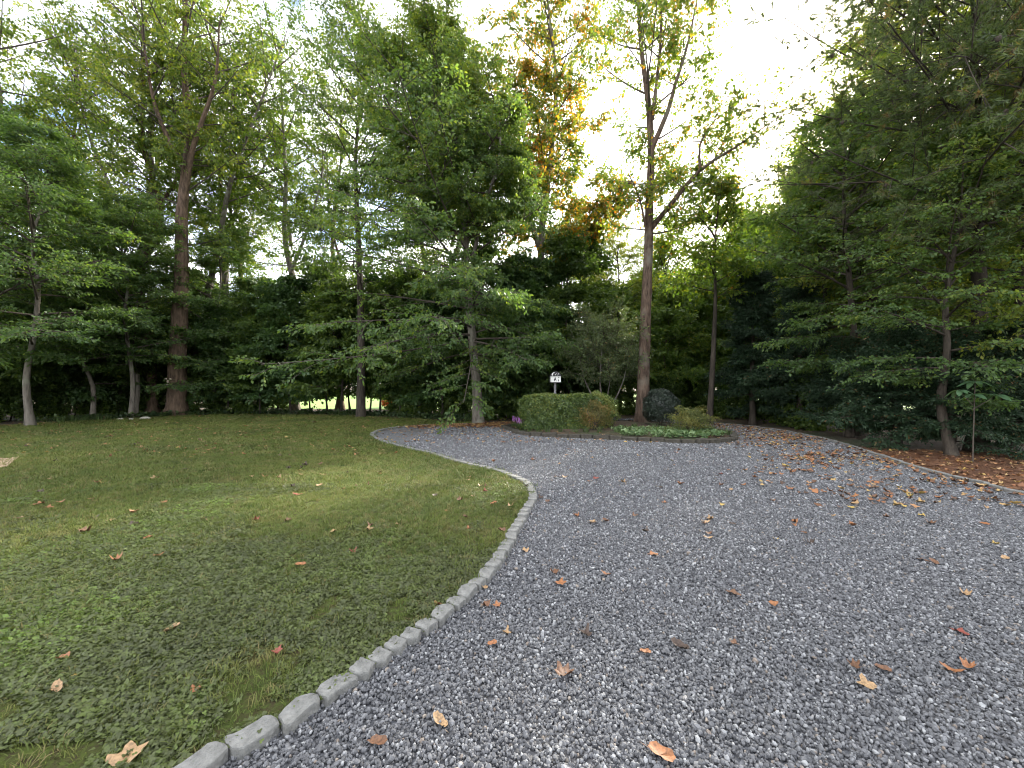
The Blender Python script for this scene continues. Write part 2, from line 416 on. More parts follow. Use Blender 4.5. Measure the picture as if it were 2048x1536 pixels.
w = clover_w(q[:, 0], q[:, 1]); bare = vnoise(q[:, 0], q[:, 1], 1.7, 9)
q = q[(rng.random(len(q)) < w*1.05) & (bare+rng.normal(0, .07, len(q)) < .80) & (vnoise(q[:, 0], q[:, 1], 4.0, 12) < .86)]; n = len(q)
lush = vnoise(q[:, 0], q[:, 1], 1.1, 3)
scatter('clover', np.column_stack([q, np.full(n, -.003)]), rx(n, .12), np.repeat(rng.uniform(.7, 1.25, n)[:, None], 3, 1), rng.integers(0, 5, n), np.clip(rng.random(n)*.65+lush*.45-.08, 0, 1), clovers)

# ------------------------------------------------------------------ stone edging
M['edge'] = plain('edging_concrete', (.165, .166, .160), .92, .45, 14, .8, .012)
M['edge_dark'] = plain('mossy_stone', (.048, .043, .034), .95, .4, 7, .8, .02)
def edge_stone(k, ln, wd, ht, mat):
    r_ = random.Random(k); bm = bmesh.new(); N = 22; ph = r_.uniform(0, 6.28)
    pts = []
    for i in range(N):
        a_ = i/N*2*math.pi; ca, sa = math.cos(a_), math.sin(a_)
        x = math.copysign(abs(ca)**.45, ca)*ln/2; y = math.copysign(abs(sa)**.5, sa)*wd/2
        y += .012*math.sin(x/ln*6.0+ph)*(wd/.1); x += .010*math.sin(y/wd*4.0+ph*1.7)
        pts.append((x*r_.uniform(.97, 1.02), y*r_.uniform(.95, 1.04)))
    lv = []; sl_ = r_.uniform(-.05, .05)
    for s_, z in ((1.02, 0), (1.0, ht*.90), (.965, ht*.975), (.86, ht), (.45, ht*1.005)):
        lv.append([bm.verts.new((x*s_, y*s_, z+(r_.uniform(-.003, .003)+sl_*x if z else 0))) for x, y in pts])
    for a_, b_ in zip(lv, lv[1:]):
        for i in range(N): bm.faces.new((a_[i], a_[(i+1) % N], b_[(i+1) % N], b_[i]))
    bm.faces.new(lv[-1])
    me = bpy.data.meshes.new('edging_stone'); bm.to_mesh(me); bm.free(); me.materials.append(mat); return me
def lay_edging(curve, meshes, lens, parent, z, name='edging_stone', gap=.006, s0=0.0, s1=None, jit=.012, off=0.0, zj=.006):
    d = np.r_[0, np.cumsum(np.linalg.norm(np.diff(curve, axis=0), axis=1))]
    s = s0; s1 = s1 or d[-1]; n = 0
    while s < s1 and n < 298:
        k = random.randrange(len(meshes)); ln = lens[k]; mid = s+ln/2
        x = np.interp(mid, d, curve[:, 0]); y = np.interp(mid, d, curve[:, 1])
        tx = np.interp(s+ln, d, curve[:, 0])-np.interp(s, d, curve[:, 0]); ty = np.interp(s+ln, d, curve[:, 1])-np.interp(s, d, curve[:, 1])
        a_ = math.atan2(ty, tx)
        o = link(name, meshes[k], parent, (x-math.sin(a_)*off, y+math.cos(a_)*off, z+random.uniform(-zj, zj)), a_+random.gauss(0, .05))
        o.rotation_euler.x = random.gauss(0, .03); o.rotation_euler.y = random.gauss(0, .02)
        s += ln+gap; n += 1
EL = [.20, .185, .115, .195, .12, .17]
em = [edge_stone(k, l, .115, .118, M['edge']) for k, l in enumerate(EL)]
ed = empty('stone_edging', (0, 0, 0), 'curving row of pale grey concrete edging stones between lawn and gravel', 'edging')
lay_edging(left_curve, em, EL, ed, -.085)
EL2 = [.30, .26, .34]
em2 = [edge_stone(20+k, l, .10, .11, M['edge']) for k, l in enumerate(EL2)]
ed2 = empty('stone_edging', (0, 0, 0), 'low pale stone edging between gravel driveway and brown straw bed', 'edging')
lay_edging(right_curve, em2, EL2, ed2, -.075, s1=24)
EL3 = [.42, .36, .48]
em3 = [edge_stone(30+k, l, .20, .15, M['edge_dark']) for k, l in enumerate(EL3)]
ed3 = empty('island_edging', (0, 0, 0), 'low mossy dark stone edging ringing the planted island', 'edging')
lay_edging(isl_curve, em3, EL3, ed3, -.05, 'stone', zj=.018)
# island soil mound
mi = isl_curve.mean(0); rings = [(1, .02), (.93, .075), (.7, .12), (.35, .15)]
V = []; Fc = []; N = len(isl_curve)
for s, z in rings: V += [(mi[0]+(p_[0]-mi[0])*s, mi[1]+(p_[1]-mi[1])*s, z) for p_ in isl_curve]
V.append((mi[0], mi[1], .16))
for r_ in range(3):
    for i in range(N): j = (i+1) % N; Fc.append((r_*N+i, r_*N+j, (r_+1)*N+j, (r_+1)*N+i))
tri = [(3*N+i, 3*N+(i+1) % N, 4*N) for i in range(N)]
tag(link('island_bed', mk('island_bed', V, [np.array(Fc), np.array(tri)], M['floor'], True)), kind='structure')

# ------------------------------------------------------------------ tree generator
def kids(rg, P0, D, Ln, Bd, K, lo, hi, ang, ratio, flat, taper=.55, up=.0, jl=.25):
    """K child branches on each parent curve P0+D*L*s+Bd*s^2"""
    n = len(P0)
    s = lo+(hi-lo)*((np.arange(K)+rg.uniform(.1, .9, (n, K)))/K)
    pos = P0[:, None]+D[:, None]*(Ln[:, None]*s)[..., None]+Bd[:, None]*(s**2)[..., None]
    tan = unit(D[:, None]*Ln[:, None, None]+2*Bd[:, None]*s[..., None])
    upv = unit(np.array([0, 0, 1.])*flat+rg.normal(0, 1, (n, K, 3))*(1-flat))
    side = unit(np.cross(tan, upv))
    sg = np.where((np.arange(K)[None]+rg.integers(0, 2, (n, 1))) % 2, 1., -1.)
    a_ = ang*rg.uniform(.7, 1.25, (n, K))
    d = unit(tan*np.cos(a_)[..., None]+side*(sg*np.sin(a_))[..., None]+np.array([0, 0, 1.])*(up+rg.normal(0, .10, (n, K)))[..., None])
    l = Ln[:, None]*ratio*(1-taper*s)*rg.uniform(1-jl, 1+jl, (n, K))
    return pos.reshape(-1, 3), d.reshape(-1, 3), l.ravel(), s.ravel()
def curve_pts(P0, D, Ln, Bd, S):
    s = np.linspace(0, 1, S)[None, :, None]
    return P0[:, None]+D[:, None]*Ln[:, None, None]*s+Bd[:, None]*s**2
def leaves(rg, P0, D, Ln, Bd, K, size, wid, flat, droop, tint, jit=.18, petiole=.25, spread=.9):
    n = len(P0)
    s = (np.arange(K)+rg.uniform(0, 1, (n, K)))/K
    pos = P0[:, None]+D[:, None]*(Ln[:, None]*s)[..., None]+Bd[:, None]*(s**2)[..., None]
    tan = unit(D[:, None]*Ln[:, None, None]+2*Bd[:, None]*s[..., None])
    nr = unit(np.array([0, 0, 1.])*flat+rg.normal(0, 1, (n, K, 3))*(1-flat)*.8)
    side = unit(np.cross(tan, nr)); sg = np.where(np.arange(K) % 2, 1., -1.)[None]
    a_ = spread*rg.uniform(.5, 1.3, (n, K))
    d = tan*np.cos(a_)[..., None]+side*(sg*np.sin(a_))[..., None]
    d[..., 2] -= droop*rg.uniform(.3, 1.5, (n, K)); d = unit(d)
    nr = unit(nr-d*(nr*d).sum(-1, keepdims=True)); sd = np.cross(d, nr)
    z = size*rg.uniform(.7, 1.2, (n, K))[..., None]
    b_ = pos+d*z*petiole
    V = np.stack([b_, b_+d*z*.48+sd*z*wid/2+nr*z*.07, b_+d*z-nr*z*.08, b_+d*z*.48-sd*z*wid/2+nr*z*.07], 2).reshape(-1, 3)
    i = np.arange(n*K)*4
    Fc = np.stack([np.stack([i, i+1, i+2], 1), np.stack([i, i+2, i+3], 1)], 1).reshape(-1, 3)
    tt = np.clip(tint[:, None]+rg.normal(0, jit, (n, K)), 0, 1).ravel()
    return V, Fc, np.repeat(tt, 2)
def trunk_path(pts, step=.5):
    """pts: list of (x,y,z) local -> smooth points"""
    P = [np.array(p_, float) for p_ in pts]; P = [2*P[0]-P[1]]+P+[2*P[-1]-P[-2]]; out = []
    for i in range(1, len(P)-2):
        n = max(2, int(np.linalg.norm(P[i+1]-P[i])/step))
        for k in range(n):
            t_ = k/n; out.append(.5*((2*P[i])+(-P[i-1]+P[i+1])*t_+(2*P[i-1]-5*P[i]+4*P[i+1]-P[i+2])*t_*t_+(-P[i-1]+3*P[i]-3*P[i+1]+P[i+2])*t_**3))
    out.append(P[-2]); return np.array(out)
def trunk_mesh(paths, mat, seed, sides=12, flare=.28):
    """paths: list of (points, r0, r1)"""
    V = []; Fc = []; k = 0; r_ = np.random.default_rng(seed)
    for n_, (pp, r0, r1) in enumerate(paths):
        S = len(pp); tt = np.linspace(0, 1, S)
        rad = r0+(r1-r0)*tt**.85
        if n_ == 0:
            rad = rad*(1+flare*np.exp(-(pp[:, 2]-pp[0, 2])/.35))
        sd = sides if n_ == 0 else max(5, sides-4)
        v, f = tubes(pp[None], rad[None], sd)
        c_ = np.repeat(pp, sd, 0); wob = 1+r_.normal(0, .045, len(v))
        if n_ == 0:   # root buttresses
            th = np.arctan2(v[:, 1]-c_[:, 1], v[:, 0]-c_[:, 0]); wob += .22*np.exp(-(v[:, 2]-pp[0, 2])/.22)*np.maximum(0, np.sin(th*4+seed))
        v = c_+(v-c_)*wob[:, None]
        V.append(v); Fc.append(f+k); k += len(v)
    return mk('trunk', np.concatenate(V), np.concatenate(Fc), mat, True)

def make_tree(seed, trunk, r0, crown, leaf='green', bark='bark_grey', forks=(), np_=34, ns=9, nt=7, nl=11, size=.12, wid=.6, flat=.6, droop=.25,
              elev=(5, 55), rise=.15, sag=.12, ang2=.95, r2=.42, twig=.55, tint=(.45, .2), toptint=0.0, bias=None, tubes3=True, prim_r=.045, thin=1.0, jit=.18, gapf=0.0, lay=0.85, pexp=.92, shortf=.22, forkn=.5):
    """trunk: local polyline; crown: [(z, radius)...]; forks: extra limb polylines (points, r0, r1) that also carry branches.
    Returns (trunk mesh, limb mesh, crown mesh)."""
    rg = np.random.default_rng(seed)
    tp = trunk_path(trunk); H = tp[-1, 2]
    paths = [(tp, r0, max(.02, r0*.12))]
    carriers = [(tp, 1.0)]
    for pts, a0, a1 in forks:
        fp = trunk_path(pts); paths.append((fp, a0, a1)); carriers.append((fp, .75))
    tm = trunk_mesh(paths, M[bark], seed)
    cz = [c_[0] for c_ in crown]; cr_ = [c_[1] for c_ in crown]
    P0 = []; D = []; Ln = []
    for ci, (pp, wgt) in enumerate(carriers):
        d = np.r_[0, np.cumsum(np.linalg.norm(np.diff(pp, axis=0), axis=1))]
        ok = (pp[:, 2] >= cz[0]); 
        if not ok.any(): continue
        lo = d[np.argmax(ok)]
        if ci: lo = max(lo, d[-1]*.15)
        if ci == 0: crown_len = max(1, d[-1]-lo); n = int(np_)
        else: n = max(5, int(np_*forkn*min(1, (d[-1]-lo)/(.55*crown_len))))
        s = lo+(d[-1]-lo)*((np.arange(n)+rg.uniform(0, 1, n))/n)**pexp; s = np.clip(s+rg.uniform(-.2, .9, n)*(s < lo+1.0), lo, d[-1])
        p = np.stack([np.interp(s, d, pp[:, k]) for k in range(3)], 1)
        az = np.arange(n)*2.39996+rg.uniform(0, .9, n)+ci
        tz = np.clip((p[:, 2]-cz[0])/(cz[-1]-cz[0]), 0, 1)
        el = np.radians(elev[0]+(elev[1]-elev[0])*tz+rg.normal(0, 7, n))
        ln = np.interp(p[:, 2], cz, cr_)*rg.uniform(.72, 1.12, n)*(1 if ci == 0 else .62)
        if bias is not None:
            ln = ln*(1+bias[0]*np.cos(az-bias[1]))
        ln = ln/np.maximum(.55, np.cos(el))
        ln = np.where(rg.random(n) < shortf, ln*rg.uniform(.28, .6, n), ln)
        if gapf: ln *= np.where(rg.random(n) < gapf, .35, 1)
        P0.append(p); D.append(np.stack([np.cos(az)*np.cos(el), np.sin(az)*np.cos(el), np.sin(el)], 1)); Ln.append(ln)
    P0 = np.concatenate(P0); D = np.concatenate(D); Ln = np.maximum(np.concatenate(Ln), .25)
    Bd = rg.normal(0, .06, P0.shape)*Ln[:, None]; Bd[:, 2] += (rise-sag*2*rg.random(len(P0)))*Ln
    LV = []; LF = []; k = 0
    v, f = tubes(curve_pts(P0, D, Ln, Bd, 6), (np.clip(Ln*.016, .012, prim_r)[:, None])*np.linspace(1, .25, 6)[None], 6)
    LV.append(v); LF.append(f); k += len(v)
    p2, d2, l2, s2 = kids(rg, P0, D, Ln, Bd, ns, .22, 1.0, ang2, r2, lay, .5, .02)
    b2 = rg.normal(0, .07, p2.shape)*l2[:, None]; b2[:, 2] -= sag*l2*rg.uniform(0, 1.6, len(l2))
    v, f = tubes(curve_pts(p2, d2, l2, b2, 4), (np.clip(l2*.009, .004, .016)[:, None])*np.linspace(1, .35, 4)[None], 4)
    LV.append(v); LF.append(f+k); k += len(v)
    p3, d3, l3, s3 = kids(rg, p2, d2, np.maximum(l2, .3), b2, nt, .12, 1.0, .85, 0, lay, 0, 0)
    l3 = twig*rg.uniform(.6, 1.3, len(p3))
    if thin < 1:
        kp = rg.random(len(p3)) < thin; p3, d3, l3 = p3[kp], d3[kp], l3[kp]
    b3 = rg.normal(0, .05, p3.shape)*l3[:, None]; b3[:, 2] -= sag*1.4*l3*rg.random(len(l3))
    if tubes3:
        v, f = tubes(curve_pts(p3, d3, l3, b3, 2), np.full((len(p3), 2), .0035)*np.array([1, .5]), 3)
        LV.append(v); LF.append(f+k); k += len(v)
    lm = mk('limbs', np.concatenate(LV), np.concatenate(LF), M['twig'] if bark != 'bark_dark' else M['bark_dark'], True)
    clump = np.sin(p3[:, 0]*1.3+seed)*np.sin(p3[:, 1]*1.1+seed*2)*np.sin(p3[:, 2]*1.2+seed*3)
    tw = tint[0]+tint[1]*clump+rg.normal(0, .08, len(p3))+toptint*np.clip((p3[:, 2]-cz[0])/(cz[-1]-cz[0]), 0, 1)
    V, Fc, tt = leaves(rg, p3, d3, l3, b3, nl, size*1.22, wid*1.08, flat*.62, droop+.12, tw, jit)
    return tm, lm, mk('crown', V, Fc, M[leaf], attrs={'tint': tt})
def plant_tree(name, meshes, loc, label, group=None, rz=0, sc=1.0, cat='tree', squash=1.0):
    o = empty(name, loc, label, cat, group, rz); o.scale = (sc, sc, sc*squash)
    for nm, me in zip(('trunk', 'limbs', 'crown'), meshes): link(nm, me, o)
    return o
def loc_tree(px, py, z=-.05):
    q = gp(px, py); return (q[0], q[1], z)
GZ = -.06

# mid tree: broad, beside the far edge of the driveway
B = gp(957, 846)
def loc(px, py, d, base):    # photograph point at depth d, relative to a base
    q = at(px, py, d)-np.array((base[0], base[1], GZ)); return tuple(q)
tr = [(0, 0, 0), loc(953, 770, 17, B), loc(946, 690, 17, B), loc(934, 560, 17, B), loc(930, 450, 17.1, B), loc(915, 330, 17.2, B), loc(900, 200, 17.3, B), loc(880, 75, 17.3, B)]
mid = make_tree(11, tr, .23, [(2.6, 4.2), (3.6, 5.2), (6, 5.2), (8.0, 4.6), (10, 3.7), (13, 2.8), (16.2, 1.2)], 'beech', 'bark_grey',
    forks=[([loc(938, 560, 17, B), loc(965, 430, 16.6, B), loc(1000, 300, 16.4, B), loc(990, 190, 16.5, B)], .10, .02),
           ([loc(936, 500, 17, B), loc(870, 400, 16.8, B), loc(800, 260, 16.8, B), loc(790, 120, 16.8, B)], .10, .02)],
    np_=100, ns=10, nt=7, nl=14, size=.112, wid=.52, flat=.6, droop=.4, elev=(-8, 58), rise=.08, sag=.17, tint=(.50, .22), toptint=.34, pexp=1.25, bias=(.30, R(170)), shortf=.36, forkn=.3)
plant_tree('beech_tree', mid, (B[0], B[1], GZ), 'broad green tree with smooth grey trunk beside the clipped hedge')

# tall thin tree in the island
B2 = gp(1285, 850)
l2_ = lambda px, py, d=16: loc(px, py, d, B2)
tr = [(0, 0, 0), l2_(1287, 760), l2_(1291, 640), l2_(1296, 520), l2_(1299, 400), l2_(1302, 300), l2_(1296, 200), l2_(1283, 100), l2_(1275, -20), l2_(1268, -150)]
isl_tree = make_tree(21, tr, .27, [(6.5, 1.8), (9, 2.3), (13, 2.3), (17, 2.0), (21, 1.0)], 'ygreen', 'bark_red',
    forks=[([l2_(1300, 460), l2_(1345, 405, 15.7), l2_(1400, 340, 15.4), l2_(1470, 295, 15.2), l2_(1555, 235, 15)], .115, .02),
           ([l2_(1401, 340, 15.4), l2_(1400, 290, 15.3), l2_(1430, 240, 15.2), l2_(1500, 190, 15)], .06, .015),
           ([l2_(1302, 300), l2_(1335, 225, 15.8), l2_(1350, 170, 15.7), l2_(1375, 90, 15.6), l2_(1400, -30, 15.5)], .11, .02),
           ([l2_(1304, 240), l2_(1315, 150, 15.9), l2_(1322, 60, 15.9), l2_(1320, -80, 16)], .09, .02),
           ([l2_(1296, 480), l2_(1280, 400, 15.6), l2_(1258, 350, 15.4)], .06, .02)],
    np_=32, ns=7, nt=5, nl=9, size=.092, wid=.85, flat=.2, droop=.7, elev=(10, 50), rise=.2, sag=.06, twig=.5, tint=(.52, .22), jit=.24, thin=.8, lay=.5, r2=.4)
plant_tree('poplar_tree', isl_tree, (B2[0], B2[1], GZ), 'tall sparse yellow-green tree rising from the planted island')

# ---- more tall trees: (name, base px, depth, meshes, label)
def straight(h, lean=(0, 0), wob=.25, seed=0, n=6):
    r_ = np.random.default_rng(seed)
    return [(lean[0]*i/n+(r_.normal(0, wob) if i else 0), lean[1]*i/n+(r_.normal(0, wob) if i else 0), h*i/n) for i in range(n+1)]
# orange poplar
B3 = np.array(((1095-1024)/F*21, 21, 0)); l3_ = lambda px, py, d=22: loc(px, py, d, B3)
tr = [(0, 0, 0), l3_(1085, 640), l3_(1083, 480), l3_(1100, 330), l3_(1112, 180), l3_(1100, 40), l3_(1080, -120)]
orange = make_tree(31, tr, .30, [(7.5, 2.4), (11, 3.0), (16, 3.4), (21, 3.0), (26, 1.2)], 'orange', 'bark_grey',
    forks=[([l3_(1085, 520), l3_(1060, 430, 21.6), l3_(1040, 300, 21.4), l3_(1030, 150, 21.4)], .15, .03), ([l3_(1095, 560), l3_(1160, 480, 21.5), l3_(1215, 420, 21.3), l3_(1265, 395, 21)], .10, .02)],
    np_=52, ns=9, nt=6, nl=11, size=.125, wid=.85, flat=.2, droop=.7, elev=(5, 60), rise=.2, sag=.05, tint=(.45, .26), jit=.22, lay=.5)
plant_tree('poplar_tree', orange, (B3[0], B3[1], GZ), 'tall tree turning orange and yellow behind the broad grey-trunked tree')
# dark tree left of mid
B4 = gp(722, 834); l4_ = lambda px, py, d=20: loc(px, py, d, B4)
tr = [(0, 0, 0), l4_(722, 680), l4_(720, 560), l4_(714, 420), l4_(712, 300), l4_(725, 180), l4_(740, 60)]
darkt = make_tree(41, tr, .22, [(5.2, 3.6), (8, 4.0), (11, 3.8), (15, 3.2), (19.5, 1.2)], 'green', 'bark_dark',
    np_=44, ns=9, nt=7, nl=11, size=.115, wid=.55, flat=.5, droop=.35, elev=(0, 55), rise=.1, sag=.14, tint=(.26, .2), toptint=.15, gapf=.15, thin=.8)
plant_tree('oak_tree', darkt, (B4[0], B4[1], GZ), 'dark green tall tree with thin black trunk at the lawn edge')

# left group of tall trunks
A_ = make_tree(51, straight(25, (1.0, .3), .3, 1), .34, [(9, 3.0), (13, 4.2), (18, 4.3), (22, 3.4), (26, 1.2)], 'ygreen', 'bark_grey',
    forks=[([(.5, 0, 12), (1.6, -.3, 15), (3.2, -.6, 18.5), (4.2, -.8, 22)], .15, .02), ([(.4, .1, 10), (-1.2, -.4, 13.5), (-2.4, -.6, 17), (-2.8, -.8, 21)], .14, .02)],
    np_=36, ns=9, nt=6, nl=10, size=.12, wid=.7, flat=.35, droop=.5, elev=(5, 60), rise=.18, sag=.08, tint=(.34, .22), jit=.15, thin=.60, lay=.6, gapf=.15)
B_ = make_tree(52, straight(23, (-.6, .2), .3, 2), .27, [(8, 2.6), (12, 3.8), (17, 3.8), (21, 2.8), (24, 1.0)], 'green', 'bark_brown',
    forks=[([(-.2, 0, 11), (1.0, .4, 14), (2.0, .5, 18)], .12, .02)], np_=38, ns=9, nt=6, nl=11, size=.12, wid=.6, flat=.4, droop=.45, elev=(5, 60), rise=.16, sag=.1, tint=(.5, .22), toptint=.3, thin=.60, lay=.6, gapf=.12)
lean_ = make_tree(53, [(0, 0, 0), (.9, 0, 5), (2.0, -.1, 10), (2.9, -.2, 14), (4.6, -.4, 18), (6.2, -.5, 22)], .27, [(10, 2.2), (14, 3.4), (18, 3.4), (23, 1.5)], 'ygreen', 'bark_grey',
    forks=[([(2.9, -.2, 14), (2.8, -.2, 17), (3.1, -.2, 21)], .12, .02)], np_=32, ns=8, nt=6, nl=10, size=.115, wid=.7, flat=.35, droop=.5, elev=(5, 55), rise=.2, sag=.08, tint=(.2, .18), thin=.60, lay=.6, gapf=.15)
def base_at(px, d): return ((px-1024)/F*d, d, GZ)
big = make_tree(54, [(0, 0, 0), (.05, 0, 3), (.25, 0, 7), (.3, 0, 11), (.5, .2, 15), (.3, .1, 19), (.6, 0, 24)], .46, [(9, 2.5), (13, 4.0), (18, 4.2), (22, 3), (25, 1)], 'green', 'bark_brown',
    forks=[([(.3, 0, 11), (1.2, -.4, 14), (2.6, -.8, 17), (3.0, -1, 20)], .18, .03), ([(.4, .1, 13), (-.8, -.3, 16), (-1.4, -.5, 20)], .15, .03)],
    np_=34, ns=9, nt=6, nl=10, size=.12, wid=.7, flat=.4, droop=.45, elev=(5, 60), rise=.16, sag=.1, tint=(.62, .2), toptint=.2, thin=.60, lay=.6, gapf=.15)
bt = gp(337, 832)
plant_tree('maple_tree', big, (bt[0], bt[1]+.5, GZ), 'thick brown trunked tree with a face ornament at the lawn edge')
plant_tree('maple_tree', A_, base_at(272, 24), 'tall pale trunked tree with yellowish crown behind the thick trunk')
plant_tree('maple_tree', lean_, base_at(372, 24), 'tall grey tree leaning right with forked pale upper trunk')
plant_tree('maple_tree', B_, base_at(305, 23), 'tall brown trunked tree close behind the thick trunk', rz=.4)
TALL = 'tall trees at the back of the lawn'
tl = 'tall green tree standing in the belt behind the lawn'
for px, d, me, rz, sc in ((160, 25, B_, 2, .95), (30, 22, A_, 4, 1.0), (-130, 24, big, 1, 1.0), (480, 27, B_, 1.2, .9), (590, 26, A_, 2.6, .9),
                          (850, 26, B_, 3.3, 1.0), (905, 23, B_, 5.2, .88), (430, 26, A_, 1.1, .95), (680, 27, B_, 2.2, .9)):
    plant_tree('forest_tree', me, base_at(px, d), tl, TALL, rz, sc)

# layered beeches on the left
lay1 = make_tree(61, straight(11, (.3, 0), .1, 5), .125, [(1.9, 3.4), (3.5, 4.0), (5.5, 3.7), (8, 2.7), (10.8, .9)], 'beech', 'bark_grey', np_=40, ns=10, nt=7, nl=11, size=.112, wid=.5, flat=.78, droop=.25,
    elev=(-2, 50), rise=.05, sag=.14, tint=(.36, .25), toptint=.2, lay=.93)
lay2 = make_tree(62, straight(9, (-.3, .2), .1, 6), .10, [(1.5, 2.8), (3, 3.4), (5, 3.0), (7, 2.0), (8.8, .7)], 'beech', 'bark_grey', np_=34, ns=10, nt=7, nl=11, size=.112, wid=.5, flat=.78, droop=.25,
    elev=(-4, 48), rise=.05, sag=.14, tint=(.45, .25), toptint=.15, lay=.93)
q = gp(62, 852)
plant_tree('beech_tree', lay1, (q[0], q[1], GZ), 'layered green beech with short pale trunk beside the far lawn corner', sc=1.0)
LB = 'layered beeches along the left of the lawn'
for px, d, me, rz, sc, lb in ((185, 19.5, lay2, 1.0, 1.05, 'layered beech between the strap-leaved clumps and the thick trunk'), (270, 21.5, lay1, 2.2, .95, 'layered beech branching close against the left of the thick trunk'),
                              (-90, 15.5, lay2, 3.0, 1.15, 'layered beech beyond the short pale trunk on the patio side'), (430, 23, lay2, 4.0, 1.1, 'layered beech just right of the thick brown trunk'), (110, 21.5, lay1, 5.0, 1.0, 'layered beech behind the beech with the short pale trunk'), (262, 19.6, lay1, 3.6, .92, 'layered beech with thin trunk in front of the thick trunk')):
    plant_tree('beech_tree', me, base_at(px, d), lb, LB, rz, sc)

# understory saplings
sap = [make_tree(70+k, straight(h, (.2, .1), .12, 70+k), .05, [(h*.12, 1.5), (h*.4, 1.9), (h*.7, 1.5), (h, .5)], 'green' if k else 'beech', 'bark_dark', np_=32, ns=8, nt=6, nl=10, size=.14, wid=.55, flat=.6, droop=.3,
    elev=(-8, 45), rise=.05, sag=.12, tint=(.2+.1*k, .22), lay=.85, prim_r=.018, tubes3=False) for k, h in enumerate((6.5, 8, 5.5))]
SP = 'saplings in the woodland belt'
sp = [(455, 22.5), (520, 22), (555, 24), (583, 22.3), (655, 22.6), (682, 21.6), (760, 23), (800, 21.5), (845, 22.5), (885, 20.5), (925, 22), (985, 20.8), (1030, 20), (1060, 22.5), (620, 25.5), (700, 26), (870, 26), (960, 25), (1120, 24),
      (1165, 22.5), (140, 23), (210, 24.5), (1010, 24), (1210, 26), (395, 26), (90, 24.5), (330, 25), (30, 20), (-60, 19), (240, 22.5), (170, 21), (420, 24.5), (490, 25), (740, 25), (820, 25), (900, 24), (1085, 20.8), (60, 18.5), (280, 27), (530, 28), (1140, 20.2), (780, 28), (1050, 27), (380, 29), (120, 28), (-20, 23)]
for i, (px, d) in enumerate(sp):
    plant_tree('sapling', sap[i % 3], base_at(px, d), 'slender dark sapling standing in the shaded belt behind the lawn', SP, random.uniform(0, 6.28), random.uniform(.85, 1.25))

# right-hand woods
rb1 = make_tree(81, straight(12, (-.3, .2), .15, 8), .17, [(1.6, 3.0), (3.5, 3.7), (6, 3.4), (9, 2.4), (12, .7)], 'beech', 'bark_dark', np_=46, ns=10, nt=7, nl=11, size=.115, wid=.52, flat=.72, droop=.3,
    elev=(0, 50), rise=.08, sag=.15, tint=(.42, .25), toptint=.3, thin=.78, lay=.9)
rb2 = make_tree(82, straight(14, (.2, .3), .2, 9), .2, [(3, 3.0), (6, 3.8), (9, 3.4), (12, 2.2), (14, .7)], 'green', 'bark_dark', np_=44, ns=9, nt=7, nl=11, size=.125, wid=.55, flat=.6, droop=.35,
    elev=(0, 55), rise=.1, sag=.12, tint=(.68, .25), toptint=.25, thin=.64, lay=.8)
plant_tree('beech_tree', rb1, base_at(1715, 13.2), 'layered dark green tree spreading over the right driveway edge', rz=.5, sc=.88)
RW = 'trees in the woods right of the driveway'
for px, d, me, rz, sc, lb in ((1630, 17.5, rb1, 2.0, .88, 'leafy tree close behind the dark conical evergreen at the bend'), (1905, 9.1, rb1, 4.4, .60, 'small layered tree rooted at the back of the straw bed'),
                              (2080, 9.3, rb2, 2.0, .62, 'small yellow-green tree beside the pine at the straw bed'), (1850, 14, rb2, 1.0, 1.05, ''), (1730, 17.5, rb2, 3.0, 1.05, ''), (2060, 13, rb2, 4.0, 1.1, ''),
                              (1960, 16.5, rb1, 5.0, 1.1, ''), (1640, 23, rb2, .3, 1.05, '')):
    plant_tree('beech_tree', me, base_at(px, d), lb or 'green leafy tree crowded deep in the woods right of the driveway', RW, rz, sc)
# conifers
def conifer(seed, h, r, n=70, mat='dark', tint=.4, size=.11, wid=.26):
    return make_tree(seed, straight(h, (0, 0), .04, seed), .12, [(.25, r), (h*.3, r*.85), (h*.65, r*.5), (h, .12)], mat, 'bark_dark', np_=n, ns=9, nt=6, nl=12, size=size, wid=wid, flat=.55, droop=.25,
        elev=(-6, 40), rise=.02, sag=.10, twig=.3, r2=.36, ang2=.8, tint=(tint, .25), lay=.85, tubes3=False, jit=.2)
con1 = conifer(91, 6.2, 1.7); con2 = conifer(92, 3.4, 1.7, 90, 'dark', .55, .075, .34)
q = gp(1500, 852)
plant_tree('cypress_tree', con1, base_at(1505, 16.6), 'dark conical evergreen at the bend of the driveway')
plant_tree('cypress_tree', con1, base_at(1600, 15.2), 'dark evergreen with browned inner sprigs behind the spreading tree', rz=2, sc=.85)
for px, d, rz, sc in ((1790, 10.8, 1, .95), (1895, 9.7, 2.2, .8), (2020, 9.5, 3.3, .85), (1700, 12.6, 4, .85), (2150, 9.2, 5, .9)):
    plant_tree('cedar_tree', con2, base_at(px, d), 'low dark cedar at the back edge of the straw bed', 'low cedars behind the straw bed', rz, sc)
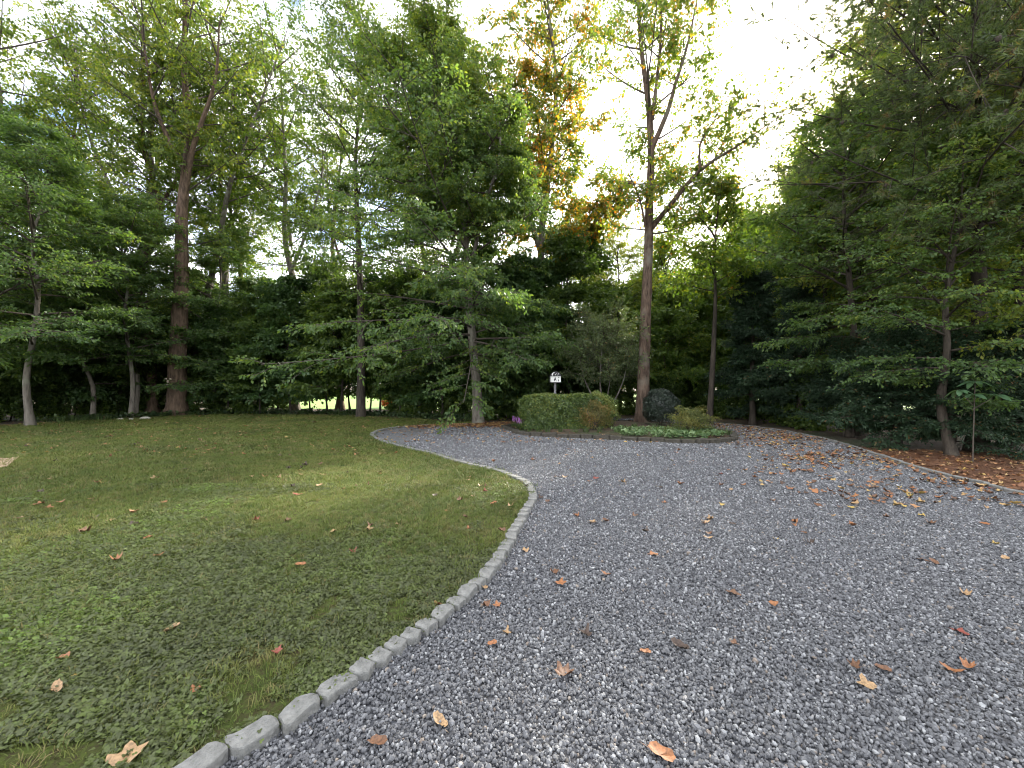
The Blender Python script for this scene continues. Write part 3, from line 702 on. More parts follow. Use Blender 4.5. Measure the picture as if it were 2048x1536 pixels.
# pale tall trunk and back trees at right centre
q = gp(1428, 851)
ptr = make_tree(95, [(0, 0, 0), (.15, 0, 2.5), (.25, 0, 5), (.3, .1, 7.5), (.5, .1, 9.6)], .13, [(4.6, 1.2), (6, 1.7), (8, 1.6), (9.6, .6)], 'ygreen', 'bark_dark', np_=30, ns=8, nt=6, nl=9, size=.13, wid=.6, flat=.4, droop=.4,
    elev=(5, 60), rise=.15, sag=.08, tint=(.4, .22), lay=.6, gapf=.1, thin=.6)
plant_tree('oak_tree', ptr, (q[0]+.1, q[1]+.6, GZ), 'slim dark trunked tree beside the dark conical evergreen')
BK = 'trees behind the planted island'
for px, d, me, rz, sc in ((1180, 27, B_, .5, .55), (1240, 24, rb2, 1.5, .72), (1345, 27, ptr, 2.5, 1.15), (1290, 32, A_, 1, .5), (1480, 30, ptr, 4.2, 1.35), (1570, 27, rb2, 1.1, .8), (1130, 33, rb2, 2, 1.0)):
    plant_tree('forest_tree', me, base_at(px, d), 'green and yellowing tree in the open wood behind the planted island', BK, rz, sc)
lite = make_tree(97, straight(7, (.2, .1), .15, 97), .06, [(.8, 1.6), (2.6, 2.1), (5, 1.7), (7, .5)], 'far', 'bark_brown', np_=34, ns=8, nt=6, nl=10, size=.14, wid=.6, flat=.5, droop=.35, elev=(-4, 50), rise=.08, sag=.1, tint=(.45, .25), lay=.7, prim_r=.02, tubes3=False)
for px, d, rz, sc in ((1330, 21.5, 0, .9), (1375, 23.5, 1, 1.0), (1410, 26, 2, 1.2), (1300, 27, 3, 1.2), (1455, 25, 4, 1.1), (1215, 24.5, 5, 1.0), (1355, 31, 1.5, 1.4), (1440, 34, 2.5, 1.6), (1260, 33, .7, 1.3)):
    plant_tree('sapling', lite, base_at(px, d), 'pale yellow-green young tree in the light behind the planted island', 'pale young trees behind the planted island', rz, sc)
for px, d, rz, sc in ((1620, 21, 0, 1.7), (1740, 22, 1, 1.8), (1860, 19, 2, 1.7), (1960, 22, 3, 1.9), (2080, 18, 4, 1.6), (1560, 24, 5, 1.5), (1790, 26, 2.6, 2.0)):
    plant_tree('sapling', lite, base_at(px, d), 'pale backlit tree glimpsed through the woods right of the driveway', 'backlit trees deep in the right woods', rz, sc)
# low bushes closing the view under the belt
bush = make_tree(98, straight(1.9, (.1, .1), .05, 98), .025, [(.08, 1.0), (.6, 1.25), (1.3, 1.0), (1.9, .3)], 'green', 'bark_dark', np_=30, ns=7, nt=5, nl=10, size=.11, wid=.6, flat=.5, droop=.3, elev=(-2, 60), rise=.1, sag=.1, r2=.45, twig=.35, tint=(.25, .25), lay=.6, prim_r=.012, tubes3=False)
for px, d in ((20, 18.5), (95, 20), (150, 21), (205, 22), (250, 23), (300, 23.5), (410, 22.5), (455, 23.5), (505, 23.2), (545, 25), (800, 22.8), (840, 21.5), (880, 23), (915, 21.2), (985, 19.6), (1020, 21), (1055, 19.4), (1100, 21.5), (1150, 20.8), (1190, 22), (1480, 19.5), (1530, 19), (1570, 17), (1610, 16), (1650, 14.8), (-40, 17.5), (-110, 17), (1230, 23), (1325, 21), (1372, 22.5), (1405, 23.5), (1450, 21), (1350, 24.5)):
    plant_tree('bush', bush, base_at(px, d), 'low dark green bush in the shaded undergrowth below the trees', 'bushes in the undergrowth', random.uniform(0, 6.28), random.uniform(.8, 1.25), cat='bush')
# far line across the sunny lawn
far1 = make_tree(101, straight(16, (0, 0), .3, 11), .25, [(1, 4.0), (4, 5.0), (9, 4.8), (13, 3.4), (16, 1)], 'far', 'bark_grey', np_=34, ns=8, nt=5, nl=8, size=.34, wid=.7, flat=.5, droop=.3, elev=(0, 60), rise=.1, sag=.1, twig=.8, tint=(.4, .3), tubes3=False)
FL = 'far trees across the sunny lawn'
for i, x in enumerate(range(-95, 100, 9)):
    plant_tree('far_tree', far1, (x+random.uniform(-2, 2), 78+random.uniform(-6, 8)+.002*x*x, GZ), 'far pale green tree across the sunny lawn beyond the woods', FL, random.uniform(0, 6), random.uniform(.75, 1.1))

# ------------------------------------------------------------------ pine with overhanging boughs
def pine(seed):
    rg = np.random.default_rng(seed); H = 15
    tp = trunk_path([(0, 0, 0), (.05, 0, 4), (-.05, .1, 8), (.1, 0, 12), (0, 0, H)])
    tm = trunk_mesh([(tp, .19, .03)], M['bark_dark'], seed, flare=.25)
    n = 54; z = np.sort(rg.uniform(5.0, 13.5, n)); az = rg.uniform(0, 6.28, n)
    tow = R(205)      # more boughs reach out over the driveway
    az = np.where(rg.random(n) < .55, tow+rg.normal(0, .6, n), az)
    ln = np.interp(z, [3.5, 6, 10, 15], [3.4, 5.2, 4.6, 1.4])*rg.uniform(.75, 1.1, n); el = np.radians(rg.normal(2, 9, n)+np.interp(z, [4, 15], [-8, 40]))
    P0 = np.stack([np.zeros(n), np.zeros(n), z], 1); D = np.stack([np.cos(az)*np.cos(el), np.sin(az)*np.cos(el), np.sin(el)], 1)
    Bd = rg.normal(0, .17, (n, 3))*ln[:, None]; Bd[:, 2] += .06*ln
    LV = []; LF = []; k = 0
    v, f = tubes(curve_pts(P0, D, ln, Bd, 7), np.clip(ln*.0065, .010, .032)[:, None]*np.linspace(1, .3, 7)[None], 6); LV.append(v); LF.append(f); k += len(v)
    p2, d2, l2, _ = kids(rg, P0, D, ln, Bd, 13, .10, 1.0, .9, .40, .55, .5, .02)
    b2 = rg.normal(0, .08, p2.shape)*l2[:, None]; b2[:, 2] -= .08*l2
    v, f = tubes(curve_pts(p2, d2, l2, b2, 4), np.clip(l2*.008, .004, .014)[:, None]*np.linspace(1, .4, 4)[None], 4); LV.append(v); LF.append(f+k); k += len(v)
    p3, d3, l3, _ = kids(rg, p2, d2, l2, b2, 7, .2, 1.0, .8, 0, .6, 0, .05)
    l3 = rg.uniform(.18, .38, len(p3)); b3 = np.zeros_like(p3); b3[:, 2] = .04
    v, f = tubes(curve_pts(p3, d3, l3, b3, 2), np.full((len(p3), 2), .004), 3); LV.append(v); LF.append(f+k)
    lm = mk('limbs', np.concatenate(LV), np.concatenate(LF), M['bark_dark'], True)
    K = 46   # needles
    s = rg.uniform(.25, 1, (len(p3), K)); pos = p3[:, None]+d3[:, None]*(l3[:, None]*s)[..., None]+b3[:, None]*(s**2)[..., None]
    nd = unit(d3[:, None]*.7+rg.normal(0, .75, (len(p3), K, 3))); nl_ = rg.uniform(.08, .13, (len(p3), K))[..., None]
    sd = unit(np.cross(nd, rg.normal(0, 1, nd.shape)))*.0088
    V = np.stack([pos-sd, pos+sd, pos+nd*nl_], 2).reshape(-1, 3); i = np.arange(len(p3)*K)*3
    tt = np.clip(np.repeat(rg.normal(.5, .2, len(p3)), K)+rg.normal(0, .15, len(p3)*K), 0, 1)
    cm = mk('crown', V, np.stack([i, i+1, i+2], 1), M['pine'], attrs={'tint': tt})
    sel = rg.choice(len(p3), 160, replace=False)
    return tm, lm, cm, [(p3[j]+d3[j]*l3[j]*.5) for j in sel]
M['cone'] = plain('pine_cone', (.045, .034, .026), .9, .4, 60, .6, .01)
bm = bmesh.new(); bmesh.ops.create_icosphere(bm, subdivisions=2, radius=.5)
for v in bm.verts:
    k = 1+.16*math.sin(v.co.z*26)*math.cos(math.atan2(v.co.y, v.co.x)*5); v.co = (v.co.x*.045*k, v.co.y*.045*k, v.co.z*.062)
conem = bpy.data.meshes.new('cone'); bm.to_mesh(conem); bm.free(); conem.materials.append(M['cone'])
tm, lm, cm, cones = pine(111)
q = gp(1962, 905)
pt = plant_tree('pine_tree', (tm, lm, cm), (q[0]+.5, q[1]+.5, GZ), 'pine with dark cone-laden boughs reaching over the driveway')
for c_ in cones: link('cone', conem, pt, c_-np.array((0, 0, .03)), random.uniform(0, 6)).scale = (random.uniform(1.3, 1.9),)*3
plant_tree('pine_tree', (tm, lm, cm), (16.5, 13.0, GZ), 'second pine standing deeper in the woods behind the straw bed', rz=1.0, sc=1.05)
plant_tree('pine_tree', (tm, lm, cm), (21, 32, GZ), 'distant pine top above the dark evergreens by the driveway bend', rz=2.0, sc=1.15)


# ------------------------------------------------------------------ island planting
def cloud(rg, pos, nrm, size, wid, tint, tilt=.7, jit=.2):
    n = len(pos)
    nr = unit(nrm+rg.normal(0, tilt, (n, 3))); d = unit(np.cross(nr, rg.normal(0, 1, (n, 3))))
    sd = np.cross(d, nr); z = size*rg.uniform(.65, 1.25, (n, 1)); b_ = pos-d*z*.5
    V = np.stack([b_, b_+d*z*.48+sd*z*wid/2+nr*z*.06, b_+d*z, b_+d*z*.48-sd*z*wid/2+nr*z*.06], 1).reshape(-1, 3)
    i = np.arange(n)*4; Fc = np.stack([np.stack([i, i+1, i+2], 1), np.stack([i, i+2, i+3], 1)], 1).reshape(-1, 3)
    return V, Fc, np.repeat(np.clip(tint+rg.normal(0, jit, n), 0, 1), 2)
def stems(rg, n, top, spread, r, mat, base=.06):
    P0 = np.column_stack([rg.normal(0, base, (n, 2)), np.zeros(n)])
    D = unit(np.column_stack([rg.normal(0, spread, (n, 2)), np.ones(n)])); Ln = top*rg.uniform(.7, 1, n); Bd = np.column_stack([rg.normal(0, .12, (n, 2))*Ln[:, None], np.zeros(n)])
    v, f = tubes(curve_pts(P0, D, Ln, Bd, 5), np.full((n, 1), r)*np.linspace(1, .4, 5)[None], 5)
    return mk('stems', v, f, mat, True)
def blob_shrub(name, loc_, rad, n, size, wid, mat, label, seed, tint=.5, shell=.45, lump=.16, cat='shrub', st=9, tilt=.7, group=None, low=.0):
    rg = np.random.default_rng(seed); o = empty(name, loc_, label, cat, group)
    link('stems', stems(rg, st, rad[2]*1.5, .35*rad[0]/rad[2], .012, M['twig']), o)
    u = unit(rg.normal(0, 1, (n, 3))); u[:, 2] = np.where(u[:, 2] < -.75, -u[:, 2], u[:, 2])
    rr = 1-shell*rg.random(n)**1.6
    k = 1+lump*np.sin(u[:, 0]*5+seed)*np.sin(u[:, 1]*6+seed*2)+lump*.7*np.sin(u[:, 2]*9+u[:, 0]*4+seed)
    pos = u*np.array(rad)*(rr*k)[:, None]; pos[:, 2] += rad[2]*(1-low)
    kp = pos[:, 2] > .02; pos, u = pos[kp], u[kp]
    V, Fc, tt = cloud(rg, pos, u, size, wid, tint+.25*np.sin(pos[:, 0]*6+pos[:, 2]*7), tilt)
    link('foliage', mk('foliage', V, Fc, mat, attrs={'tint': tt}), o)
    return o
M['hedge'] = leaf_mat('hedge_leaf', [(0, (.045, .075, .022)), (.5, (.085, .13, .034)), (.85, (.14, .18, .045)), (1, (.22, .22, .06))], .3, .4, spec=.5)
M['olive'] = leaf_mat('olive_leaf', [(0, (.070, .072, .026)), (.5, (.13, .115, .036)), (.8, (.18, .135, .046)), (1, (.24, .12, .050))], .3, .5)
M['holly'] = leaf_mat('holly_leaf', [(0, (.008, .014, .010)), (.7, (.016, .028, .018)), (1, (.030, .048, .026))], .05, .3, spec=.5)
M['azalea'] = leaf_mat('azalea_leaf', [(0, (.060, .078, .024)), (.5, (.11, .125, .036)), (1, (.20, .18, .050))], .3, .5)
M['hosta'] = leaf_mat('cover_leaf', [(0, (.060, .11, .046)), (.6, (.11, .18, .075)), (1, (.24, .31, .18))], .25, .45, inst=True)
M['grey_green'] = leaf_mat('small_leaf', [(0, (.048, .074, .032)), (.5, (.082, .115, .050)), (.9, (.12, .15, .06)), (1, (.20, .13, .05))], .35, .45)
# clipped hedge: a rounded box of small leaves
def hedge():
    rg = np.random.default_rng(5); o = empty('hedge', (1.72, 14.1, .05), 'clipped box-shaped green hedge on the planted island', 'hedge')
    hx, hy, hz = 1.45, .8, .61; n = 52000
    p = rg.uniform(-1, 1, (n, 3)); ax = rg.choice(3, n, p=[.16, .44, .40]); sg = rg.choice([-1., 1.], n); sg = np.where(ax == 2, 1., sg)
    p[np.arange(n), ax] = sg; nr = np.zeros((n, 3)); nr[np.arange(n), ax] = sg
    e4 = np.sum(np.abs(p)**7, 1)**(1/7.); p = p/e4[:, None]
    dep = 1-.24*rg.random(n)**1.5
    w = .045*np.sin(p[:, 0]*7+1)*np.sin(p[:, 2]*5)+.03*np.sin(p[:, 0]*17)*np.sin(p[:, 2]*11+2)+.03*np.sin(p[:, 1]*9+p[:, 0]*5)
    pos = p*np.array((hx, hy, hz))*(dep+w)[:, None]; pos[:, 2] += hz
    kp = pos[:, 2] > .04+.05*np.sin(pos[:, 0]*4); pos, nr, ax = pos[kp], nr[kp], ax[kp]
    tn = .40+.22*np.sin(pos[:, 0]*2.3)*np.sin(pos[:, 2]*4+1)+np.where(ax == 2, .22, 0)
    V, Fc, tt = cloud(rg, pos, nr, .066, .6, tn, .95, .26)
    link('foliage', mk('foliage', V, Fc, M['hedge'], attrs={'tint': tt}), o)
    P0 = np.column_stack([rg.uniform(-1.2, 1.2, 40), rg.uniform(-.5, .5, 40), np.full(40, -.02)]); D = unit(np.column_stack([rg.normal(0, .25, (40, 2)), np.ones(40)]))
    v, f = tubes(curve_pts(P0, D, np.full(40, 1.0), np.zeros((40, 3)), 4), np.full((40, 4), .014), 5)
    link('stems', mk('stems', v, f, M['twig'], True), o)
hedge()
blob_shrub('shrub', (3.05, 14.0, .08), (.62, .62, .62), 9000, .06, .55, M['hedge'], 'loose yellow-green shrub joining the end of the clipped hedge', 6, .62, low=.05)
blob_shrub('shrub', (2.75, 13.15, .06), (.52, .42, .50), 5200, .055, .4, M['olive'], 'twiggy olive and rust shrub in front of the hedge end', 7, .5, .8, .25, st=26)
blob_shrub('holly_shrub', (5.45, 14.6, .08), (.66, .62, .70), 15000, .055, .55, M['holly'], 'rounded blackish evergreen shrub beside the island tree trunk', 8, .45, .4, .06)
blob_shrub('azalea_shrub', (5.65, 12.55, .06), (.68, .55, .42), 6500, .06, .35, M['azalea'], 'loose spiky yellow-green shrub in front of the round dark shrub', 9, .5, .8, .3, st=24)
# small multi-stemmed tree
sm = make_tree(121, [(0, 0, 0), (-.15, 0, .8), (-.25, 0, 1.6), (-.2, 0, 2.6), (-.1, 0, 3.8)], .05, [(1.3, 1.2), (2.2, 1.6), (3.0, 1.4), (4.0, .5)], 'grey_green', 'bark_grey',
    forks=[([(0, 0, .1), (.35, -.1, .9), (.7, -.2, 1.8), (.9, -.2, 3.0)], .04, .012), ([(0, 0, .05), (-.5, -.1, .9), (-.9, -.1, 1.7), (-1.1, 0, 2.6)], .04, .012), ([(0, 0, .1), (.1, .2, 1), (.3, .4, 2), (.3, .4, 3.3)], .035, .012)],
    np_=26, ns=9, nt=6, nl=10, size=.065, wid=.5, flat=.3, droop=.3, elev=(0, 60), rise=.1, sag=.08, twig=.32, tint=(.5, .2), lay=.5, prim_r=.015, thin=.7)
q = gp(1232, 848)
plant_tree('crape_myrtle', sm, (at(1212, HY, 16.7)[0], 16.7, .08), 'small multi-stemmed tree with fine leaves beside the island tree trunk')
# ground cover and strap-leaved clumps
def cover_shape(seed):
    rg = np.random.default_rng(seed); n = 12; a_ = rg.uniform(0, 6.28, n); el = rg.uniform(.2, 1.1, n)
    nr = unit(np.column_stack([np.cos(a_)*np.cos(el)*.6, np.sin(a_)*np.cos(el)*.6, np.sin(el)+.4]))
    pos = np.column_stack([np.cos(a_)*.07, np.sin(a_)*.07, rg.uniform(.05, .16, n)])
    V, Fc, tt = cloud(rg, pos, nr, .10, .5, .5, .4)
    return mk('cover_shape', V, Fc, M['hosta'])
covers = [cover_shape(k) for k in range(3)]
q = np.column_stack([rng.uniform(3.3, 6.4, 520), rng.uniform(11.3, 13.3, 520)]); q = q[inside(q, mi+(isl_curve-mi)*.93)]; n = len(q)
scatter('ground_cover', np.column_stack([q, np.full(n, .07)]), rx(n, .1), np.repeat(rng.uniform(.7, 1.2, n)[:, None], 3, 1), rng.integers(0, 3, n), rng.random(n), covers)
M['strap'] = leaf_mat('strap_leaf', [(0, (.040, .070, .026)), (1, (.085, .13, .045))], .2, .45)
M['purple'] = plain('purple_flower', (.30, .12, .33), .8, .3, 20, 0)
strap = [blades(46, .30, .006, .05, .95, 200+k, M['strap']) for k in range(3)]
for me in strap:
    a_ = me.attributes.new('tint', 'FLOAT', 'FACE'); a_.data.foreach_set('value', np.repeat(rng.random(len(me.polygons)//3), 3).astype(np.float32))
P0 = np.column_stack([rng.normal(0, .06, (9, 2)), np.full(9, .22)]); D = unit(np.column_stack([rng.normal(0, .2, (9, 2)), np.ones(9)]))
v, f = tubes(curve_pts(P0, D, np.full(9, .2), np.zeros((9, 3)), 3), np.tile(np.array([[.003, .012, .004]]), (9, 1)), 5)
spike = mk('flower_spike', v, f, M['purple'], True)
for k, (px, d) in enumerate(((1036, 14.1), (1028, 14.6), (1042, 13.6))):
    o = empty('lilyturf', at(px, HY, d)*np.array((1, 1, 0))+np.array((0, 0, .05)), 'strap-leaved clump with purple flower spikes at the hedge foot', 'plant', 'flowering clumps at the hedge foot', k)
    link('leaves', strap[k % 3], o); link('flower_spike', spike, o)
for k, (px, d) in enumerate(((1060, 13.15), (1078, 13.0), (1095, 12.9), (1120, 12.85), (1150, 12.7), (1172, 12.65), (1200, 12.55), (1235, 12.5), (1262, 12.6), (1295, 12.7), (1250, 13.3), (1270, 14.0), (1310, 13.6), (1455, 12.4))):
    o = empty('lilyturf', at(px, HY, d)*np.array((1, 1, 0))+np.array((0, 0, .05)), 'green strap-leaved clump growing inside the island edging', 'plant', 'strap-leaved clumps on the island', k)
    link('leaves', strap[k % 3], o)
for k, (px, py) in enumerate(((125, 845), (150, 843), (172, 842), (195, 841), (215, 839))):
    q = gp(px, py)
    o = empty('lilyturf', (q[0], q[1], -.02), 'dark strap-leaved clump at the left lawn border', 'plant', 'strap-leaved clumps at the lawn border', k); o.scale = (1.6, 1.6, 1.2)
    link('leaves', strap[k % 3], o)
# shaded border plants behind the lawn
bp = []
for (x0, y0), (x1, y1) in zip(lawn_far[:9], lawn_far[1:9]):
    L_ = math.hypot(x1-x0, y1-y0); m_ = int(L_*26); u = rng.random(m_)
    bp.append(np.column_stack([x0+(x1-x0)*u, y0+(y1-y0)*u+rng.gamma(1.6, .45, m_)]))
bp = np.concatenate(bp); n = len(bp)
M['ivy'] = leaf_mat('ivy_leaf', [(0, (.018, .034, .014)), (.7, (.034, .060, .022)), (1, (.065, .10, .03))], .2, .5, inst=True)
covers2 = []
for k in range(3):
    me = covers[k].copy(); me.materials[0] = M['ivy']; covers2.append(me)
scatter('border_ivy', np.column_stack([bp, np.full(n, -.04)]), rx(n, .15), np.repeat(rng.uniform(.9, 2.0, n)[:, None], 3, 1), rng.integers(0, 3, n), rng.random(n), covers2)

# ------------------------------------------------------------------ bird house on a post
M['white'] = plain('white_paint', (.74, .74, .72), .6, .06, 30, .1, .003)
M['black'] = plain('black_paint', (.020, .021, .024), .55, .2, 30, .1, .003)
M['post'] = plain('weathered_post', (.17, .17, .175), .85, .3, 14, .5, .01)
bh = empty('bird_house', (at(1110, HY, 15.1)[0], 15.1, .08), 'white and black bird house on a grey post behind the hedge', 'bird house')
link('post', boxmesh('post', .085, .085, 1.62, M['post'], .006), bh)
box = link('box', boxmesh('box', .385, .30, .235, M['white'], .008), bh, (.012, 0, 1.625))
link('floor_board', boxmesh('floor_board', .42, .34, .022, M['black'], .004), bh, (.012, 0, 1.602))
# painted dark figures on the front, raised a little
def flat_shape(name, pts, th, mat):
    n = len(pts); V = [(x, 0, z) for x, z in pts]+[(x, -th, z) for x, z in pts]
    bm = bmesh.new(); vs_ = [bm.verts.new(v) for v in V]
    bm.faces.new(vs_[n:]); bm.faces.new(vs_[:n][::-1])
    for i in range(n): bm.faces.new((vs_[i], vs_[(i+1) % n], vs_[n+(i+1) % n], vs_[n+i]))
    bmesh.ops.recalc_face_normals(bm, faces=bm.faces[:])
    me = bpy.data.meshes.new(name); bm.to_mesh(me); bm.free(); me.materials.append(mat); return me
fig = [(-.075, .03), (-.06, .075), (-.072, .10), (-.055, .135), (-.04, .11), (-.035, .15), (-.02, .20), (-.008, .15), (.004, .12), (.012, .07), (.035, .03), (.01, .035), (-.005, .07), (-.02, .08), (-.035, .06), (-.045, .03)]
link('painted_figure', flat_shape('painted_figure', fig, .004, M['black']), box, (0, -.151, .01))
link('painted_figure', flat_shape('painted_figure', [(.10, .03), (.085, .05), (.10, .075), (.105, .105), (.118, .08), (.125, .05), (.12, .03)], .004, M['black']), box, (0, -.151, .01))
link('entrance_hole', flat_shape('entrance_hole', [(.112+.017*math.cos(a_*.6283), .165+.017*math.sin(a_*.6283)) for a_ in range(10)], .004, M['black']), box, (0, -.151, .01))
# arched roof
N = 12; arc = [(-.21+.42*i/N, .165*math.sin(math.pi*(i/N))**.7) for i in range(N+1)]
roof = link('roof', flat_shape('roof', [(-.21, -.012)]+arc+[(.21, -.012)], .36, M['black']), bh, (.012, .18, 1.862))
cres = [(-.15, .01), (-.155, .05), (-.13, .10), (-.08, .132), (-.03, .140), (-.06, .118), (-.095, .085), (-.108, .05), (-.10, .012)]
link('painted_crescent', flat_shape('painted_crescent', cres, .004, M['white']), roof, (0, -.361, 0))
for x0 in (.0, .09):
    link('painted_stroke', flat_shape('painted_stroke', [(x0-.035, .02), (x0+.02, .10), (x0+.032, .095), (x0-.02, .015)], .004, M['white']), roof, (0, -.361, 0))

# ------------------------------------------------------------------ face ornament on the thick trunk
fd = bt[1]+.5-.50
def ball(name, r, sc, mat):
    bm = bmesh.new(); bmesh.ops.create_uvsphere(bm, u_segments=12, v_segments=8, radius=r)
    for v in bm.verts: v.co = (v.co.x*sc[0], v.co.y*sc[1], v.co.z*sc[2])
    for f_ in bm.faces: f_.smooth = True
    me = bpy.data.meshes.new(name); bm.to_mesh(me); bm.free(); me.materials.append(mat); return me
M['resin'] = plain('pale_resin', (.34, .29, .22), .85, .3, 20, .3, .01)
fx = at(335, HY, fd)[0]+.02; fz = at(335, 763, fd)[2]
fo = empty('tree_face', (fx, fd, fz), 'pale face ornament with two eyes and nose on the thick trunk', 'ornament')
for sx in (-.11, .11):
    ey = link('eye', ball('eye', .06, (1.2, .6, .9), M['resin']), fo, (sx, 0, .13)); link('pupil', ball('pupil', .022, (1, .6, 1), M['black']), ey, (0, -.035, 0))
link('nose', ball('nose', .06, (.75, .9, 1.5), M['resin']), fo, (0, -.01, 0)); link('mouth', ball('mouth', .09, (1.3, .45, .35), M['resin']), fo, (0, 0, -.16))

# ------------------------------------------------------------------ patio corner, rocks, red shrub, young big-leaved plant
M['paver'] = plain('tan_paver', (.36, .25, .17), .9, .3, 6, .4, .01)
po = tag(link('patio', mk('patio', [(0, 0, -.01), (1.7, 0, -.01), (1.7, -2.3, -.01), (0, -2.3, -.01)], np.array([[3, 2, 1, 0]]), plain('sand_bed', (.20, .16, .11), .95)), loc=(-10.8, 8.77, .012), rz=R(-45)), kind='structure')
pv = boxmesh('paver', .205, .10, .045, M['paver'], .006)
for r_ in range(20):
    for c_ in range(7):
        link('paver', pv, po, (.105+c_*.213+(.106 if r_ % 2 else 0), -.055-r_*.108, -.022+random.uniform(-.002, .002)), random.gauss(0, .012))
M['rock'] = plain('pale_rock', (.30, .28, .24), .9, .35, 6, .6, .02)
for k, (px, py, s) in enumerate(((290, 838.5, .16), (240, 840, .10), (262, 840, .08))):
    bm = bmesh.new(); bmesh.ops.create_icosphere(bm, subdivisions=2, radius=s); r_ = random.Random(k)
    for v in bm.verts: j = r_.uniform(.85, 1.1); v.co = (v.co.x*1.5*j, v.co.y*j, v.co.z*.65*j)
    me = bpy.data.meshes.new('rock'); bm.to_mesh(me); bm.free(); me.materials.append(M['rock'])
    q = gp(px, py)
    if k == 0: tag(link('rock', me, loc=(q[0], q[1], .03)), 'largest pale rock at the border left of the thick trunk', 'rock')
    else: tag(link('rock', me, loc=(q[0], q[1], .03)), 'small pale rock at the leafy border left of the thick trunk', 'rock', 'small border rocks')
M['redleaf'] = leaf_mat('red_flower', [(0, (.45, .03, .02)), (.5, (.60, .07, .04)), (1, (.65, .22, .10))], .2, .6)
blob_shrub('red_shrub', ((777-1024)/F*29, 29, GZ), (.55, .4, .42), 1500, .12, .7, M['redleaf'], 'small red flowering bush on the sunny lawn beyond the woods', 15, .4, .6)
def big_leaf(seed):
    r_ = np.random.default_rng(seed); n = 7; V = []; Fc = []
    for i in range(n):
        u = i/(n-1); w = .055*math.sin(math.pi*min(1, u*.93+.05))**.8; z = -.05*u*u+.015*math.sin(u*5)
        V += [(u*.24, -w, z+.012), (u*.24, 0, z), (u*.24, w, z+.012)]
    for i in range(n-1):
        k = i*3; Fc += [(k, k+3, k+4, k+1), (k+1, k+4, k+5, k+2)]
    return mk('leaf', V, np.array(Fc), M['bigleaf'], True, {'tint': np.full(len(Fc), r_.uniform(.3, .8))})
M['bigleaf'] = leaf_mat('big_leaf', [(0, (.045, .10, .055)), (1, (.085, .16, .080))], .3, .35, spec=.5)
bl = [big_leaf(k) for k in range(3)]
mg = empty('magnolia_sapling', base_at(1945, 8.3), 'young plant with large pale green leaves at the straw bed edge', 'sapling')
P0 = np.array([(0, 0, 0), (0, 0, 1.15), (0, 0, 1.25)], float); D = unit(np.array([(.03, 0, 1), (.6, -.2, .5), (-.7, -.2, .5)])); ln = np.array([1.75, .6, .6])
v, f = tubes(curve_pts(P0, D, ln, np.zeros((3, 3)), 5), np.array([[.014], [.008], [.008]])*np.linspace(1, .5, 5)[None], 6)
link('stem', mk('stem', v, f, M['twig'], True), mg)
for (tx, ty, tz) in ((.05, 0, 1.72), (.35, -.12, 1.44), (-.4, -.12, 1.55), (.02, 0, 1.45)):
    for k in range(6):
        a_ = k/6*6.283+random.uniform(0, .7); o = link('leaf', bl[k % 3], mg, (tx, ty, tz), a_); o.rotation_euler.y = random.uniform(-.3, .45); o.rotation_euler.x = random.uniform(-.3, .3); o.scale = (random.uniform(.8, 1.15),)*3

# ------------------------------------------------------------------ fallen leaves
def leaf_out(seed, lobes, depth, curl, twist, asp):
    r_ = random.Random(seed); N = 22; V = [(0, 0, .004)]
    for i in range(N):
        a_ = i/N*2*math.pi
        r = 1-depth*(.5+.5*math.cos(a_*lobes))**.8
        r *= r_.uniform(.88, 1.08)*(1 if abs(a_-math.pi) > .5 else .75)
        V.append((math.cos(a_)*r*.5, math.sin(a_)*r*.5*asp, 0))
    V2 = [(x, y, .006+curl*(y*y)*3.2+twist*1.6*x*y+curl*1.0*x*x+r_.uniform(-.02, .04)) for x, y, _ in V]
    zmin = min(v_[2] for v_ in V2); V2 = [(x, y, z-zmin) for x, y, z in V2]
    k = len(V2)
    Fc = [(0, 1+i, 1+(i+1) % N) for i in range(N)]
    V2 += [(-.38, -.012, .01), (-.38, .012, .01), (-.72, 0, .03)]; Fc.append((k, k+2, k+1))
    return mk('fallen_leaf', V2, np.array(Fc), None, False)
lf = [leaf_out(k, lb, dp, cu, tw, asp) for k, (lb, dp, cu, tw, asp) in enumerate(((5, .45, .35, .2, .95), (5, .4, .9, -.4, .85), (4, .3, .5, .5, .9), (0, 0, .7, .3, .55), (6, .35, 1.2, .1, .7), (4, .35, .15, -.3, 1.0), (0, 0, 1.3, -.5, .5)))]
LC = {'brown': (.125, .058, .028), 'orange': (.25, .10, .036), 'tan': (.30, .19, .095), 'yellow': (.36, .25, .06), 'dark brown': (.050, .030, .021), 'red': (.20, .045, .030)}
LM = {}
for k, c_ in LC.items():
    m, t, b = nmat('fallen_'+k.replace(' ', '_')); t.links.new(ramp(t, [(.32, tuple(x*.45 for x in c_)), (.55, c_), (.75, tuple(x*1.2 for x in c_))], noise(t, 9, 5, .6)), b.inputs['Base Color']); b.inputs['Roughness'].default_value = .6; LM[k] = m
for me in lf: me.materials.append(LM['brown'])
isl_in = mi+(isl_curve-mi)*1.03
